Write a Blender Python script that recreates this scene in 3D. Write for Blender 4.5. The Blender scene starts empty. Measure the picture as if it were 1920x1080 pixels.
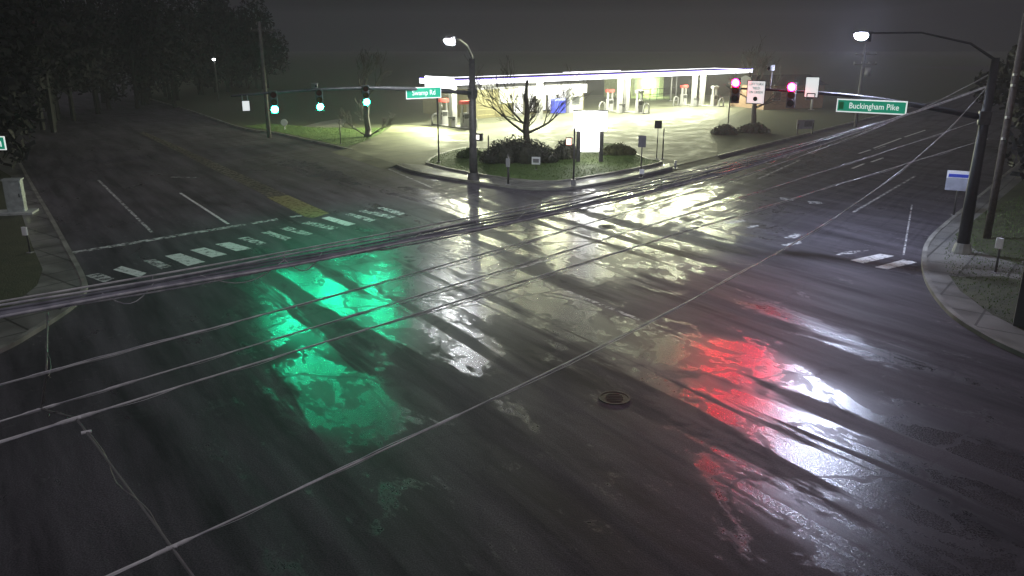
import bpy, math, random
from mathutils import Vector, Matrix
R = math.radians
rnd = random.Random(7)
scene = bpy.context.scene
COL = scene.collection

# ------------------------------------------------------------------ survey
CAM_H, FPX, HOR = 9.0, 1500.0, 460.0           # camera height, focal length in photo pixels, tilt offset
TILT = math.atan(HOR / FPX)
CT, ST = math.cos(TILT), math.sin(TILT)
EYE = Vector((0, 0, CAM_H))

def ray(px, py):
    u, v = px - 960.0, 540.0 - py
    return Vector((u, FPX * CT + v * ST, -FPX * ST + v * CT))

def P(px, py, z=0.0):                            # surveyed point on the level z
    d = ray(px, py)
    return EYE + d * ((z - CAM_H) / d.z)

def PY(px, py, y):                               # surveyed point at the forward distance y
    d = ray(px, py)
    return EYE + d * (y / d.y)

def proj(p):
    d = Vector(p) - EYE
    f = d.y * CT - d.z * ST
    v = d.y * ST + d.z * CT
    return 960 + FPX * d.x / f, 540 - FPX * v / f

def zat(px_base, py_base, py_top, z0=0.0):        # height of a point seen at py_top above a base point
    b = P(px_base, py_base, z0)
    lo, hi = z0, 40.0
    for _ in range(50):
        m = (lo + hi) / 2
        if proj((b.x, b.y, m))[1] > py_top: lo = m
        else: hi = m
    return lo

D1 = Vector((-0.554, 0.832, 0))                  # along the street that leaves to the left
D2 = Vector((0.614, 0.789, 0))                   # along the street that leaves to the right

# ------------------------------------------------------------------ materials
MATS = {}
def nt(name):
    m = bpy.data.materials.new(name); m.use_nodes = True
    t = m.node_tree
    return m, t, t.nodes['Principled BSDF']

def mat(name, col, rough=0.5, metal=0.0, var=0.25, scale=3.0, bump=0.15, coat=0.0):
    if name in MATS: return MATS[name]
    m, t, b = nt(name)
    tc = t.nodes.new('ShaderNodeTexCoord')
    n = t.nodes.new('ShaderNodeTexNoise'); n.inputs['Scale'].default_value = scale; n.inputs['Detail'].default_value = 6
    t.links.new(tc.outputs['Object'], n.inputs['Vector'])
    r = t.nodes.new('ShaderNodeValToRGB')
    r.color_ramp.elements[0].position = 0.3; r.color_ramp.elements[1].position = 0.7
    r.color_ramp.elements[0].color = (*[c * (1 - var) for c in col], 1)
    r.color_ramp.elements[1].color = (*[min(1, c * (1 + var)) for c in col], 1)
    t.links.new(n.outputs['Fac'], r.inputs['Fac']); t.links.new(r.outputs['Color'], b.inputs['Base Color'])
    b.inputs['Roughness'].default_value = rough; b.inputs['Metallic'].default_value = metal
    b.inputs['Coat Weight'].default_value = coat; b.inputs['Coat Roughness'].default_value = 0.12
    if bump:
        bp = t.nodes.new('ShaderNodeBump'); bp.inputs['Strength'].default_value = bump; bp.inputs['Distance'].default_value = 0.02
        t.links.new(n.outputs['Fac'], bp.inputs['Height']); t.links.new(bp.outputs['Normal'], b.inputs['Normal'])
    MATS[name] = m
    return m

def emit(name, col, strength, base=None):
    if name in MATS: return MATS[name]
    m, t, b = nt(name)
    b.inputs['Base Color'].default_value = (*(base or col), 1)
    b.inputs['Emission Color'].default_value = (*col, 1)
    b.inputs['Emission Strength'].default_value = strength
    b.inputs['Roughness'].default_value = 0.3
    MATS[name] = m
    return m

def math_node(t, op, a, b=None, clamp=False):
    n = t.nodes.new('ShaderNodeMath'); n.operation = op; n.use_clamp = clamp
    for i, x in enumerate((a, b)):
        if x is None: continue
        if isinstance(x, (int, float)): n.inputs[i].default_value = x
        else: t.links.new(x, n.inputs[i])
    return n.outputs[0]

def stretched_noise(t, pos, ang, across, along, detail=4, rough=0.55, off=(0, 0, 0), dist=0.0):
    mp = t.nodes.new('ShaderNodeMapping'); mp.vector_type = 'POINT'
    mp.inputs['Rotation'].default_value = (0, 0, ang); mp.inputs['Location'].default_value = off
    sc = t.nodes.new('ShaderNodeVectorMath'); sc.operation = 'MULTIPLY'
    sc.inputs[1].default_value = (along, across, 1)
    t.links.new(pos, mp.inputs['Vector']); t.links.new(mp.outputs[0], sc.inputs[0])
    n = t.nodes.new('ShaderNodeTexNoise'); n.inputs['Scale'].default_value = 1; n.inputs['Detail'].default_value = detail
    n.inputs['Roughness'].default_value = rough; n.inputs['Distortion'].default_value = dist
    t.links.new(sc.outputs[0], n.inputs['Vector'])
    return n.outputs['Fac']

def maprange(t, x, a, b, c=0.0, d=1.0, smooth=True):
    n = t.nodes.new('ShaderNodeMapRange'); n.interpolation_type = 'SMOOTHSTEP' if smooth else 'LINEAR'
    for i, v in zip((1, 2, 3, 4), (a, b, c, d)): n.inputs[i].default_value = v
    t.links.new(x, n.inputs[0])
    return n.outputs[0]

PONDS = [(620, 575, 6.0, 3.2, 0.98), (620, 740, 3.2, 1.5, 0.98), (1085, 440, 17, 7.5, -0.91), (820, 385, 8, 3.5, 0.98), (870, 640, 2.2, 1.0, 0.98),
         (1390, 680, 3.0, 1.6, 0.98), (1610, 840, 9.5, 3.2, 0.98), (1540, 985, 3.4, 1.0, 0.98), (1610, 640, 5.0, .8, 0.98), (590, 320, 9, 1.5, .98), (1515, 300, 12, 1.5, -.91), (980, 560, 6, 2, .98)]
def wet_asphalt():
    m, t, b = nt('wet asphalt')
    g = t.nodes.new('ShaderNodeNewGeometry'); pos = g.outputs['Position']
    a1 = -math.atan2(D1.y, D1.x); a2 = -math.atan2(D2.y, D2.x)
    s1 = stretched_noise(t, pos, a1, 0.7, 0.06, 5, 0.55, dist=0.6)
    s2 = stretched_noise(t, pos, a2, 1.2, 0.09, 5, 0.55, (7, 3, 0), dist=0.6)
    dt = t.nodes.new('ShaderNodeVectorMath'); dt.operation = 'DOT_PRODUCT'; dt.inputs[1].default_value = D2
    t.links.new(pos, dt.inputs[0])
    f = maprange(t, dt.outputs['Value'], 32, 44)
    mx = t.nodes.new('ShaderNodeMix'); t.links.new(f, mx.inputs[0]); t.links.new(s1, mx.inputs[2]); t.links.new(s2, mx.inputs[3])
    streak = maprange(t, mx.outputs[0], 0.42, 0.50)
    patch = stretched_noise(t, pos, a1, 0.62, 0.40, 6, 0.66, (31, 11, 0), .8)
    # ponding: low places of the carriageway hold more water than the crown
    wet = None
    for px, py, along, across, ang in PONDS:
        c = P(px, py); v1 = t.nodes.new('ShaderNodeVectorMath'); v1.operation = 'SUBTRACT'; v1.inputs[1].default_value = (c.x, c.y, 0)
        t.links.new(pos, v1.inputs[0])
        mp = t.nodes.new('ShaderNodeMapping'); mp.inputs['Rotation'].default_value = (0, 0, ang); t.links.new(v1.outputs[0], mp.inputs[0])
        v2 = t.nodes.new('ShaderNodeVectorMath'); v2.operation = 'MULTIPLY'; v2.inputs[1].default_value = (1 / along, 1 / across, 0)
        t.links.new(mp.outputs[0], v2.inputs[0])
        v3 = t.nodes.new('ShaderNodeVectorMath'); v3.operation = 'LENGTH'; t.links.new(v2.outputs[0], v3.inputs[0])
        e = maprange(t, v3.outputs['Value'], .55, 1.35, 1.0, 0.0)
        wet = e if wet is None else math_node(t, 'MAXIMUM', wet, e)
    fine = stretched_noise(t, pos, a1, 4.5, 2.2, 5, 0.7, (5, 9, 0))
    lvl = math_node(t, 'ADD', patch, math_node(t, 'MULTIPLY', wet, 0.20))
    lvl = math_node(t, 'ADD', lvl, math_node(t, 'MULTIPLY', math_node(t, 'SUBTRACT', fine, .5), 0.42))
    pond = maprange(t, lvl, 0.58, 0.68)
    film = math_node(t, 'MULTIPLY', pond, maprange(t, streak, 0, 1, .18, 1.0))
    film = math_node(t, 'MAXIMUM', film, math_node(t, 'MULTIPLY', streak, maprange(t, wet, 0, 1, .12, .50)))
    # hairline cracks and sealed joints stay drier and rougher
    crk = t.nodes.new('ShaderNodeTexVoronoi'); crk.feature = 'DISTANCE_TO_EDGE'; crk.inputs['Scale'].default_value = 0.17
    wob = t.nodes.new('ShaderNodeTexNoise'); wob.inputs['Scale'].default_value = 0.8; wob.inputs['Detail'].default_value = 5
    t.links.new(pos, wob.inputs['Vector'])
    wa = t.nodes.new('ShaderNodeVectorMath'); wa.operation = 'SCALE'; wa.inputs['Scale'].default_value = 1.6
    t.links.new(wob.outputs['Color'], wa.inputs[0])
    wb = t.nodes.new('ShaderNodeVectorMath'); wb.operation = 'ADD'
    t.links.new(pos, wb.inputs[0]); t.links.new(wa.outputs[0], wb.inputs[1]); t.links.new(wb.outputs[0], crk.inputs['Vector'])
    crack = maprange(t, crk.outputs['Distance'], 0.004, 0.016, 1.0, 0.0)
    film = math_node(t, 'MULTIPLY', film, math_node(t, 'SUBTRACT', 1.0, math_node(t, 'MULTIPLY', crack, 0.5)))
    grain = t.nodes.new('ShaderNodeTexNoise'); grain.inputs['Scale'].default_value = 30; grain.inputs['Detail'].default_value = 3
    t.links.new(pos, grain.inputs['Vector'])
    chop = t.nodes.new('ShaderNodeTexNoise'); chop.inputs['Scale'].default_value = 3.5; chop.inputs['Detail'].default_value = 4
    t.links.new(pos, chop.inputs['Vector'])
    cr = t.nodes.new('ShaderNodeValToRGB'); cr.color_ramp.elements[0].color = (0.033, 0.030, 0.036, 1); cr.color_ramp.elements[1].color = (0.10, 0.092, 0.106, 1)
    cr.color_ramp.elements[0].position = .35; cr.color_ramp.elements[1].position = .65
    tone = stretched_noise(t, pos, a1, 0.9, 0.12, 6, 0.65, (3, 17, 0))
    t.links.new(tone, cr.inputs[0])
    gm = t.nodes.new('ShaderNodeMix'); gm.data_type = 'RGBA'; gm.blend_type = 'MULTIPLY'; gm.inputs[0].default_value = 1
    gr = t.nodes.new('ShaderNodeValToRGB'); gr.color_ramp.elements[0].color = (.55, .55, .55, 1); gr.color_ramp.elements[1].color = (1.5, 1.5, 1.5, 1)
    gr.color_ramp.elements[0].position = .35; gr.color_ramp.elements[1].position = .68
    t.links.new(grain.outputs['Fac'], gr.inputs[0]); t.links.new(cr.outputs[0], gm.inputs[6]); t.links.new(gr.outputs[0], gm.inputs[7])
    t.links.new(gm.outputs[2], b.inputs['Base Color'])
    ro = maprange(t, film, 0, 1, 0.64, 0.26, False)
    ro = math_node(t, 'ADD', ro, maprange(t, grain.outputs['Fac'], .3, .7, -.09, .09, False))
    t.links.new(ro, b.inputs['Roughness'])
    t.links.new(maprange(t, film, 0, 1, 0.14, 0.95, False), b.inputs['Specular IOR Level'])
    t.links.new(maprange(t, film, 0.2, 1, 0.0, 1.0), b.inputs['Coat Weight'])
    b.inputs['Coat Roughness'].default_value = 0.22; b.inputs['Coat IOR'].default_value = 1.35
    h = math_node(t, 'ADD', math_node(t, 'MULTIPLY', chop.outputs['Fac'], 0.03), math_node(t, 'MULTIPLY', grain.outputs['Fac'], 0.03))
    h = math_node(t, 'SUBTRACT', h, math_node(t, 'MULTIPLY', crack, 0.004))
    bp = t.nodes.new('ShaderNodeBump'); bp.inputs['Strength'].default_value = 0.35; bp.inputs['Distance'].default_value = 0.5
    t.links.new(h, bp.inputs['Height']); t.links.new(bp.outputs['Normal'], b.inputs['Normal'])
    bc = t.nodes.new('ShaderNodeBump'); bc.inputs['Strength'].default_value = 0.28; bc.inputs['Distance'].default_value = 0.5
    t.links.new(h, bc.inputs['Height']); t.links.new(bc.outputs['Normal'], b.inputs['Coat Normal'])
    return m

def road_paint(name, col, wear=0.5, rough=0.35):
    if name in MATS: return MATS[name]
    m, t, b = nt(name)
    g = t.nodes.new('ShaderNodeNewGeometry')
    n = t.nodes.new('ShaderNodeTexNoise'); n.inputs['Scale'].default_value = 3.2; n.inputs['Detail'].default_value = 9; n.inputs['Roughness'].default_value = 0.7
    t.links.new(g.outputs['Position'], n.inputs['Vector'])
    b.inputs['Base Color'].default_value = (*col, 1); b.inputs['Roughness'].default_value = rough
    t.links.new(maprange(t, n.outputs['Fac'], wear - .12, wear + .12), b.inputs['Alpha'])
    MATS[name] = m
    return m

def grass_mat(name, c0, c1):
    m, t, b = nt(name)
    g = t.nodes.new('ShaderNodeNewGeometry')
    n = t.nodes.new('ShaderNodeTexNoise'); n.inputs['Scale'].default_value = 0.9; n.inputs['Detail'].default_value = 8; n.inputs['Roughness'].default_value = .7
    t.links.new(g.outputs['Position'], n.inputs['Vector'])
    r = t.nodes.new('ShaderNodeValToRGB'); r.color_ramp.elements[0].color = (*c0, 1); r.color_ramp.elements[1].color = (*c1, 1)
    r.color_ramp.elements[0].position = .3; r.color_ramp.elements[1].position = .7
    t.links.new(n.outputs['Fac'], r.inputs[0]); t.links.new(r.outputs[0], b.inputs['Base Color'])
    b.inputs['Roughness'].default_value = .7
    n2 = t.nodes.new('ShaderNodeTexNoise'); n2.inputs['Scale'].default_value = 14; n2.inputs['Detail'].default_value = 5
    t.links.new(g.outputs['Position'], n2.inputs['Vector'])
    bp = t.nodes.new('ShaderNodeBump'); bp.inputs['Strength'].default_value = .7; bp.inputs['Distance'].default_value = .08
    t.links.new(n2.outputs['Fac'], bp.inputs['Height']); t.links.new(bp.outputs['Normal'], b.inputs['Normal'])
    return m

def concrete_mat(name, col, rough=0.4, slab=4):
    m, t, b = nt(name)
    g = t.nodes.new('ShaderNodeNewGeometry')
    n = t.nodes.new('ShaderNodeTexNoise'); n.inputs['Scale'].default_value = .5; n.inputs['Detail'].default_value = 9; n.inputs['Roughness'].default_value = .65
    t.links.new(g.outputs['Position'], n.inputs['Vector'])
    r = t.nodes.new('ShaderNodeValToRGB'); r.color_ramp.elements[0].color = (*[c * .6 for c in col], 1); r.color_ramp.elements[1].color = (*[c * 1.15 for c in col], 1)
    r.color_ramp.elements[0].position = .35; r.color_ramp.elements[1].position = .65
    mp = t.nodes.new('ShaderNodeMapping'); mp.inputs['Rotation'].default_value = (0, 0, -math.atan2(D2.y, D2.x))
    t.links.new(g.outputs['Position'], mp.inputs[0])
    br = t.nodes.new('ShaderNodeTexBrick'); br.inputs['Scale'].default_value = 1; br.inputs['Mortar Size'].default_value = .04
    br.inputs['Brick Width'].default_value = slab; br.inputs['Row Height'].default_value = slab; br.offset = 0
    br.inputs['Color1'].default_value = (1, 1, 1, 1); br.inputs['Color2'].default_value = (.85, .85, .85, 1); br.inputs['Mortar'].default_value = (.35, .35, .35, 1)
    t.links.new(mp.outputs[0], br.inputs['Vector'])
    mu = t.nodes.new('ShaderNodeMix'); mu.data_type = 'RGBA'; mu.blend_type = 'MULTIPLY'; mu.inputs[0].default_value = 1
    t.links.new(n.outputs['Fac'], r.inputs[0]); t.links.new(r.outputs[0], mu.inputs[6]); t.links.new(br.outputs[0], mu.inputs[7])
    t.links.new(mu.outputs[2], b.inputs['Base Color'])
    t.links.new(maprange(t, n.outputs['Fac'], .35, .65, rough - .15, rough + .12), b.inputs['Roughness'])
    bp = t.nodes.new('ShaderNodeBump'); bp.inputs['Strength'].default_value = .1; bp.inputs['Distance'].default_value = .2
    t.links.new(n.outputs['Fac'], bp.inputs['Height']); t.links.new(bp.outputs['Normal'], b.inputs['Normal'])
    return m

ASPH = wet_asphalt()
LOT = concrete_mat('forecourt concrete', (.20, .208, .145), .70)
LOT.node_tree.nodes['Principled BSDF'].inputs['Specular IOR Level'].default_value = .2
WALK = concrete_mat('sidewalk concrete', (.21, .21, .19), .45, 1.6)
KERB = mat('kerb concrete', (.22, .22, .195), .5, var=.45, scale=1.1)
TURF = grass_mat('turf', (.05, .11, .018), (.12, .19, .045))
SOIL = grass_mat('verge', (.035, .045, .022), (.07, .075, .04))
BLADE = mat('grass blades', (.085, .15, .03), .6, var=.4, bump=0)
GALV = mat('galvanised steel', (.36, .36, .37), .45, .5, .15, 4)
ARMM = mat('dull galvanised arm', (.10, .10, .105), .5, .3, .2, 4)
BLKP = mat('black painted steel', (.022, .022, .024), .55, 0, .3, 5)
DARKP = mat('weathered dark pole', (.075, .072, .07), .5, .0, .3, 5)
WOOD = mat('creosote timber', (.085, .07, .058), .75, 0, .4, 6, .4)
BLACK = mat('black housing', (.018, .018, .018), .4, 0, .2)
WHITE = mat('white enamel', (.32, .32, .32), .35, 0, .06)
GLOWW = emit('white sheeting with added glow', (.86, .92, .90), .75)  # emission stands in for the shine of reflective sheeting, no lamp inside
PANEL = mat('white sign sheeting', (.86, .88, .88), .3, 0, .04)
GREEN = emit('green sheeting with added glow', (.012, .33, .19), .5)  # added glow imitates retroreflective green, the board itself is unlit
BLUE = mat('blue sign sheeting', (.05, .08, .5), .35, 0, .1)
RED = mat('red enamel', (.6, .06, .05), .35, 0, .1)
GREYP = mat('grey enamel', (.2, .2, .21), .4, 0, .15)
STEEL = mat('cable strand', (.84, .84, .85), .4, .0, .4, 5)
SHEATH = mat('dark cable sheath', (.36, .36, .42), .35, 0, .3, 5)
SHEATHL = mat('grey cable sheath', (.76, .76, .86), .4, 0, .35, 5)
BARK = mat('wet bark', (.06, .05, .042), .6, 0, .4, 8, .5)
STUCCO = mat('tan stucco', (.15, .135, .06), .7, 0, .12, 2)
WPAINT = road_paint('white road paint', (.78, .80, .78), .40)
WPAINTW = road_paint('worn white road paint', (.70, .71, .70), .50)
YPAINT = road_paint('yellow road paint', (.25, .24, .10), .42)
YPAINTW = road_paint('worn yellow road paint', (.15, .14, .10), .47)
FASC = emit('lit fascia', (.93, .93, 1.0), 4.0)
PURP = emit('violet trim tube', (.22, .12, 1.0), 1.6)
BRAND = emit('lit brand panel', (.95, .96, 1.0), 6.0)
PRICE = emit('lit price panel', (1.0, 1.0, .98), 5.0)
WIN = emit('lit shop window', (1.0, .98, .93), 1.3, (.2, .2, .2))
SOFF = emit('soffit lens', (1.0, 1.0, .88), 18.0)
LENSW = emit('street lamp lens', (.92, .95, 1.0), 300.0)
LENSB = emit('blue white lamp lens', (.66, .73, 1.0), 1600.0)
LG = emit('lit green lens', (.01, 1.0, .46), 560.0)
LR = emit('lit red lens', (1.0, .002, .035), 620.0)
LO = emit('lit hand symbol', (1.0, .45, .35), 4.0)
DIMR = mat('dark red lens', (.12, .01, .01), .25, 0, .1); DIMA = mat('dark amber lens', (.14, .07, .01), .25, 0, .1)
DIMG = mat('dark green lens', (.01, .07, .05), .25, 0, .1)

# ------------------------------------------------------------------ mesh helper
class MB:
    def __init__(s): s.v = []; s.f = []
    def add(s, vs, fs):
        o = len(s.v); s.v += [tuple(v) for v in vs]; s.f += [tuple(i + o for i in f) for f in fs]; return s
    def box(s, c, d, rz=0.0, bev=0.0):
        hx, hy, hz = d[0] / 2, d[1] / 2, d[2] / 2
        b = min(bev, hx * .9, hy * .9)
        if b > 0:
            o = [(-hx + b, -hy), (hx - b, -hy), (hx, -hy + b), (hx, hy - b), (hx - b, hy), (-hx + b, hy), (-hx, hy - b), (-hx, -hy + b)]
        else: o = [(-hx, -hy), (hx, -hy), (hx, hy), (-hx, hy)]
        n = len(o); ca, sa = math.cos(rz), math.sin(rz)
        vs = [(c[0] + x * ca - y * sa, c[1] + x * sa + y * ca, c[2] + z) for z in (-hz, hz) for x, y in o]
        fs = [tuple(range(n))[::-1], tuple(range(n, 2 * n))] + [(i, (i + 1) % n, n + (i + 1) % n, n + i) for i in range(n)]
        return s.add(vs, fs)
    def tube(s, pts, rads, n=8, cap=True):
        pts = [Vector(p) for p in pts]
        if isinstance(rads, (int, float)): rads = [rads] * len(pts)
        vs = []; prev = None
        for i, p in enumerate(pts):
            d = (pts[min(i + 1, len(pts) - 1)] - pts[max(i - 1, 0)])
            d = d.normalized() if d.length > 1e-9 else Vector((0, 0, 1))
            if prev is None:
                a = Vector((0, 0, 1)) if abs(d.z) < .9 else Vector((1, 0, 0))
                x = d.cross(a).normalized()
            else:
                x = (prev - d * prev.dot(d)).normalized()
            y = d.cross(x); prev = x
            for k in range(n):
                an = 2 * math.pi * k / n
                vs.append(p + (x * math.cos(an) + y * math.sin(an)) * rads[i])
        fs = []
        for i in range(len(pts) - 1):
            for k in range(n):
                fs.append((i * n + k, i * n + (k + 1) % n, (i + 1) * n + (k + 1) % n, (i + 1) * n + k))
        if cap: fs += [tuple(range(n))[::-1], tuple(range((len(pts) - 1) * n, len(pts) * n))]
        return s.add(vs, fs)
    def ell(s, c, r, nu=12, nv=8, z0=-1.0, z1=1.0):
        vs = []; fs = []
        for j in range(nv + 1):
            zz = z0 + (z1 - z0) * j / nv
            th = math.asin(max(-1, min(1, zz)))
            for i in range(nu):
                a = 2 * math.pi * i / nu
                vs.append((c[0] + r[0] * math.cos(th) * math.cos(a), c[1] + r[1] * math.cos(th) * math.sin(a), c[2] + r[2] * math.sin(th)))
        for j in range(nv):
            for i in range(nu):
                fs.append((j * nu + i, j * nu + (i + 1) % nu, (j + 1) * nu + (i + 1) % nu, (j + 1) * nu + i))
        fs += [tuple(range(nu))[::-1], tuple(range(nv * nu, nv * nu + nu))]
        return s.add(vs, fs)
    def prism(s, poly, z0, z1):
        a = sum(poly[i][0] * poly[(i + 1) % len(poly)][1] - poly[(i + 1) % len(poly)][0] * poly[i][1] for i in range(len(poly)))
        if a < 0: poly = poly[::-1]
        n = len(poly)
        vs = [(p[0], p[1], z0) for p in poly] + [(p[0], p[1], z1) for p in poly]
        return s.add(vs, [tuple(range(n))[::-1], tuple(range(n, 2 * n))] + [(i, (i + 1) % n, n + (i + 1) % n, n + i) for i in range(n)])
    def sheet(s, poly, z):
        a = sum(poly[i][0] * poly[(i + 1) % len(poly)][1] - poly[(i + 1) % len(poly)][0] * poly[i][1] for i in range(len(poly)))
        if a < 0: poly = poly[::-1]
        return s.add([(p[0], p[1], z) for p in poly], [tuple(range(len(poly)))])
    def rail(s, line, w, z0, z1):                  # a kerb swept along a ground line
        pts = [Vector((p[0], p[1], 0)) for p in line]
        L, Rr = [], []
        for i, p in enumerate(pts):
            d = (pts[min(i + 1, len(pts) - 1)] - pts[max(i - 1, 0)]).normalized(); nn = Vector((-d.y, d.x, 0))
            L.append(p + nn * w / 2); Rr.append(p - nn * w / 2)
        n = len(pts)
        vs = [(p.x, p.y, z) for z in (z0, z1) for p in L] + [(p.x, p.y, z) for z in (z0, z1) for p in Rr]
        fs = []
        for i in range(n - 1):
            fs += [(i, i + 1, n + i + 1, n + i), (2 * n + i + 1, 2 * n + i, 3 * n + i, 3 * n + i + 1), (n + i, n + i + 1, 3 * n + i + 1, 3 * n + i)]
        fs += [(0, n, 3 * n, 2 * n), (n - 1, 3 * n - 1, 4 * n - 1, 2 * n - 1)]
        return s.add(vs, fs)
    def disc(s, c, r, n=16, dome=.03):             # a lens facing -y
        vs = [(c[0], c[1] - dome, c[2])] + [(c[0] + r * math.cos(2 * math.pi * k / n), c[1], c[2] + r * math.sin(2 * math.pi * k / n)) for k in range(n)]
        return s.add(vs, [(0, 1 + k, 1 + (k + 1) % n) for k in range(n)])
    def leaves(s, c, r, n, size, rng, flat=0.0, shell=.35):
        for _ in range(n):
            while True:
                p = Vector((rng.uniform(-1, 1), rng.uniform(-1, 1), rng.uniform(-1 if flat == 0 else 0, 1)))
                if shell < p.length < 1: break
            q = Vector((c[0] + p.x * r[0], c[1] + p.y * r[1], c[2] + p.z * r[2]))
            a = Vector((rng.gauss(0, 1), rng.gauss(0, 1), rng.gauss(0, 1))).normalized()
            b = a.cross(Vector((rng.gauss(0, 1), rng.gauss(0, 1), rng.gauss(0, 1)))).normalized()
            z = size * rng.uniform(.5, 1.3)
            s.add([q - a * z - b * z * .4, q + a * z - b * z * .25, q + a * z * .8 + b * z * .4, q - a * z * .7 + b * z * .3], [(0, 1, 2, 3)])
        return s
    def build(s, name, m, parent=None, smooth=False, **kw):
        me = bpy.data.meshes.new(name); me.from_pydata(s.v, [], s.f); me.update()
        me.materials.append(m)
        if smooth: me.polygons.foreach_set('use_smooth', [True] * len(me.polygons))
        o = bpy.data.objects.new(name, me); COL.objects.link(o)
        if parent: o.parent = parent
        for k, v in kw.items(): o[k] = v
        return o

def thing(name, loc, label, cat, group=None, rz=0.0):
    o = bpy.data.objects.new(name, None); COL.objects.link(o); o.empty_display_size = .2
    o.location = loc; o.rotation_euler = (0, 0, rz); o['label'] = label; o['category'] = cat
    if group: o['group'] = group
    return o
def tag(o, label, cat, group=None):
    o['label'] = label; o['category'] = cat
    if group: o['group'] = group
    return o
def structure(o): o['kind'] = 'structure'; return o
def yaw(d): return math.atan2(d.x, -d.y)           # turns local -y to face d

def text(body, parent, size, loc, m, sx=1.0):
    c = bpy.data.curves.new('lettering', 'FONT'); c.body = body; c.size = size; c.extrude = .004
    c.align_x = 'CENTER'; c.align_y = 'CENTER'; c.materials.append(m)
    tmp = bpy.data.objects.new('lettering_curve', c); COL.objects.link(tmp)
    me = bpy.data.meshes.new_from_object(tmp.evaluated_get(bpy.context.evaluated_depsgraph_get()))
    bpy.data.objects.remove(tmp); bpy.data.curves.remove(c)
    if not me.materials: me.materials.append(m)
    o = bpy.data.objects.new('lettering', me); COL.objects.link(o); o.parent = parent
    o.location = loc; o.rotation_euler = (R(90), 0, 0); o.scale = (sx, 1, 1)
    return o

def lamp(kind, name, parent, loc, power, col, size=.3, rot=(0, 0, 0), spot=150, blend=.6):
    l = bpy.data.lights.new(name, kind); l.energy = power; l.color = col
    if kind == 'AREA': l.shape = 'SQUARE'; l.size = size
    else: l.shadow_soft_size = size
    if kind == 'SPOT': l.spot_size = R(spot); l.spot_blend = blend
    o = bpy.data.objects.new(name, l); COL.objects.link(o); o.parent = parent; o.location = loc; o.rotation_euler = rot
    return o

# ------------------------------------------------------------------ ground
def pxpoly(pts, z=0.0): return [(P(x, y, z).x, P(x, y, z).y) for x, y in pts]
def smoothline(pts, k=6):
    out = []
    for i in range(len(pts) - 1):
        p0, p1, p2, p3 = [Vector((*pts[max(0, min(len(pts) - 1, j))], 0)) for j in (i - 1, i, i + 1, i + 2)]
        for q in range(k):
            t = q / k
            v = .5 * ((2 * p1) + (p2 - p0) * t + (2 * p0 - 5 * p1 + 4 * p2 - p3) * t * t + (3 * p1 - p0 - 3 * p2 + p3) * t ** 3)
            out.append((v.x, v.y))
    out.append(tuple(pts[-1]))
    return out

structure(MB().sheet([(-700, -60), (700, -60), (700, 900), (-700, 900)], -.03).build('ground', SOIL))
structure(MB().sheet([(-160, -30), (200, -30), (200, 330), (-160, 330)], 0).build('road', ASPH))

ZS = .12
A_left = pxpoly([(250, 176), (350, 205), (450, 238), (520, 249), (570, 260), (625, 272), (662, 281)], ZS)
A_corner = pxpoly([(745, 309), (770, 318), (810, 327), (860, 335), (905, 342), (960, 349), (1010, 353), (1060, 352), (1110, 345), (1180, 331), (1258, 313)], ZS)
A_right = pxpoly([(1345, 292), (1440, 268), (1560, 238), (1700, 203), (1850, 164), (1950, 140)], ZS)
A_out = smoothline(A_left) + smoothline(A_corner) + smoothline(A_right)
far = [(150, 400), (-150, 400)]
structure(MB().prism(A_out + far, -.02, ZS).build('station_corner_ground', SOIL))
kb = MB()
for ln in (A_left, A_corner, A_right): kb.rail(smoothline(ln), .2, -.01, ZS + .03)
B_line = pxpoly([(-40, 165), (0, 238), (50, 330), (95, 408), (130, 472), (153, 515), (158, 540), (140, 566), (105, 592), (60, 620), (0, 653), (-100, 688), (-400, 770)], ZS)
C_line = pxpoly([(2120, 131), (2050, 190), (1950, 273), (1850, 357), (1775, 418), (1742, 452), (1733, 485), (1743, 530), (1785, 585), (1850, 628), (1920, 662), (2100, 740), (2400, 830)], ZS)
kb.rail(smoothline(B_line), .2, -.01, ZS + .03); kb.rail(smoothline(C_line), .2, -.01, ZS + .03)
structure(kb.build('kerb', KERB))
structure(MB().prism(smoothline(B_line) + [(-70, 10), (-150, 150)], -.02, ZS).build('west_corner_sidewalk', WALK))
structure(MB().prism(smoothline(C_line) + [(70, 10), (200, 150)], -.02, ZS).build('east_corner_sidewalk', WALK))
# grass behind the corner walks
structure(MB().sheet(pxpoly([(-30, 300), (20, 330), (40, 400), (60, 460), (80, 505), (70, 535), (0, 590), (-200, 640), (-700, 640), (-500, 280)], ZS), ZS + .006).build('west_verge', SOIL))
structure(MB().sheet(pxpoly([(2080, 200), (1960, 300), (1850, 395), (1790, 440), (1770, 470), (1772, 505), (1800, 545), (1860, 590), (1960, 640), (2200, 720), (2500, 560), (2500, 220)], ZS), ZS + .006).build('east_verge', grass_mat('worn verge turf', (.03, .036, .02), (.075, .085, .04))))
structure(MB().sheet(pxpoly([(1745, 452), (1790, 440), (1830, 470), (1890, 490), (1990, 520), (1990, 545), (1880, 518), (1800, 520), (1752, 510), (1738, 485)], ZS), ZS + .011).build('east_corner_landing', WALK))

lot = pxpoly([(650, 279), (690, 262), (722, 246), (738, 233), (800, 228), (838, 205), (880, 188), (1000, 180), (1240, 176), (1330, 178), (1450, 184), (1395, 205), (1350, 226), (1333, 252), (1345, 270), (1345, 291), (1300, 303), (1258, 312)] , ZS) + pxpoly([(1180, 330), (1110, 344), (1060, 351), (1010, 352), (960, 348), (905, 341), (860, 334), (810, 326), (770, 317), (745, 308)], ZS)
structure(MB().sheet(lot, ZS + .006).build('forecourt', LOT))
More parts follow.
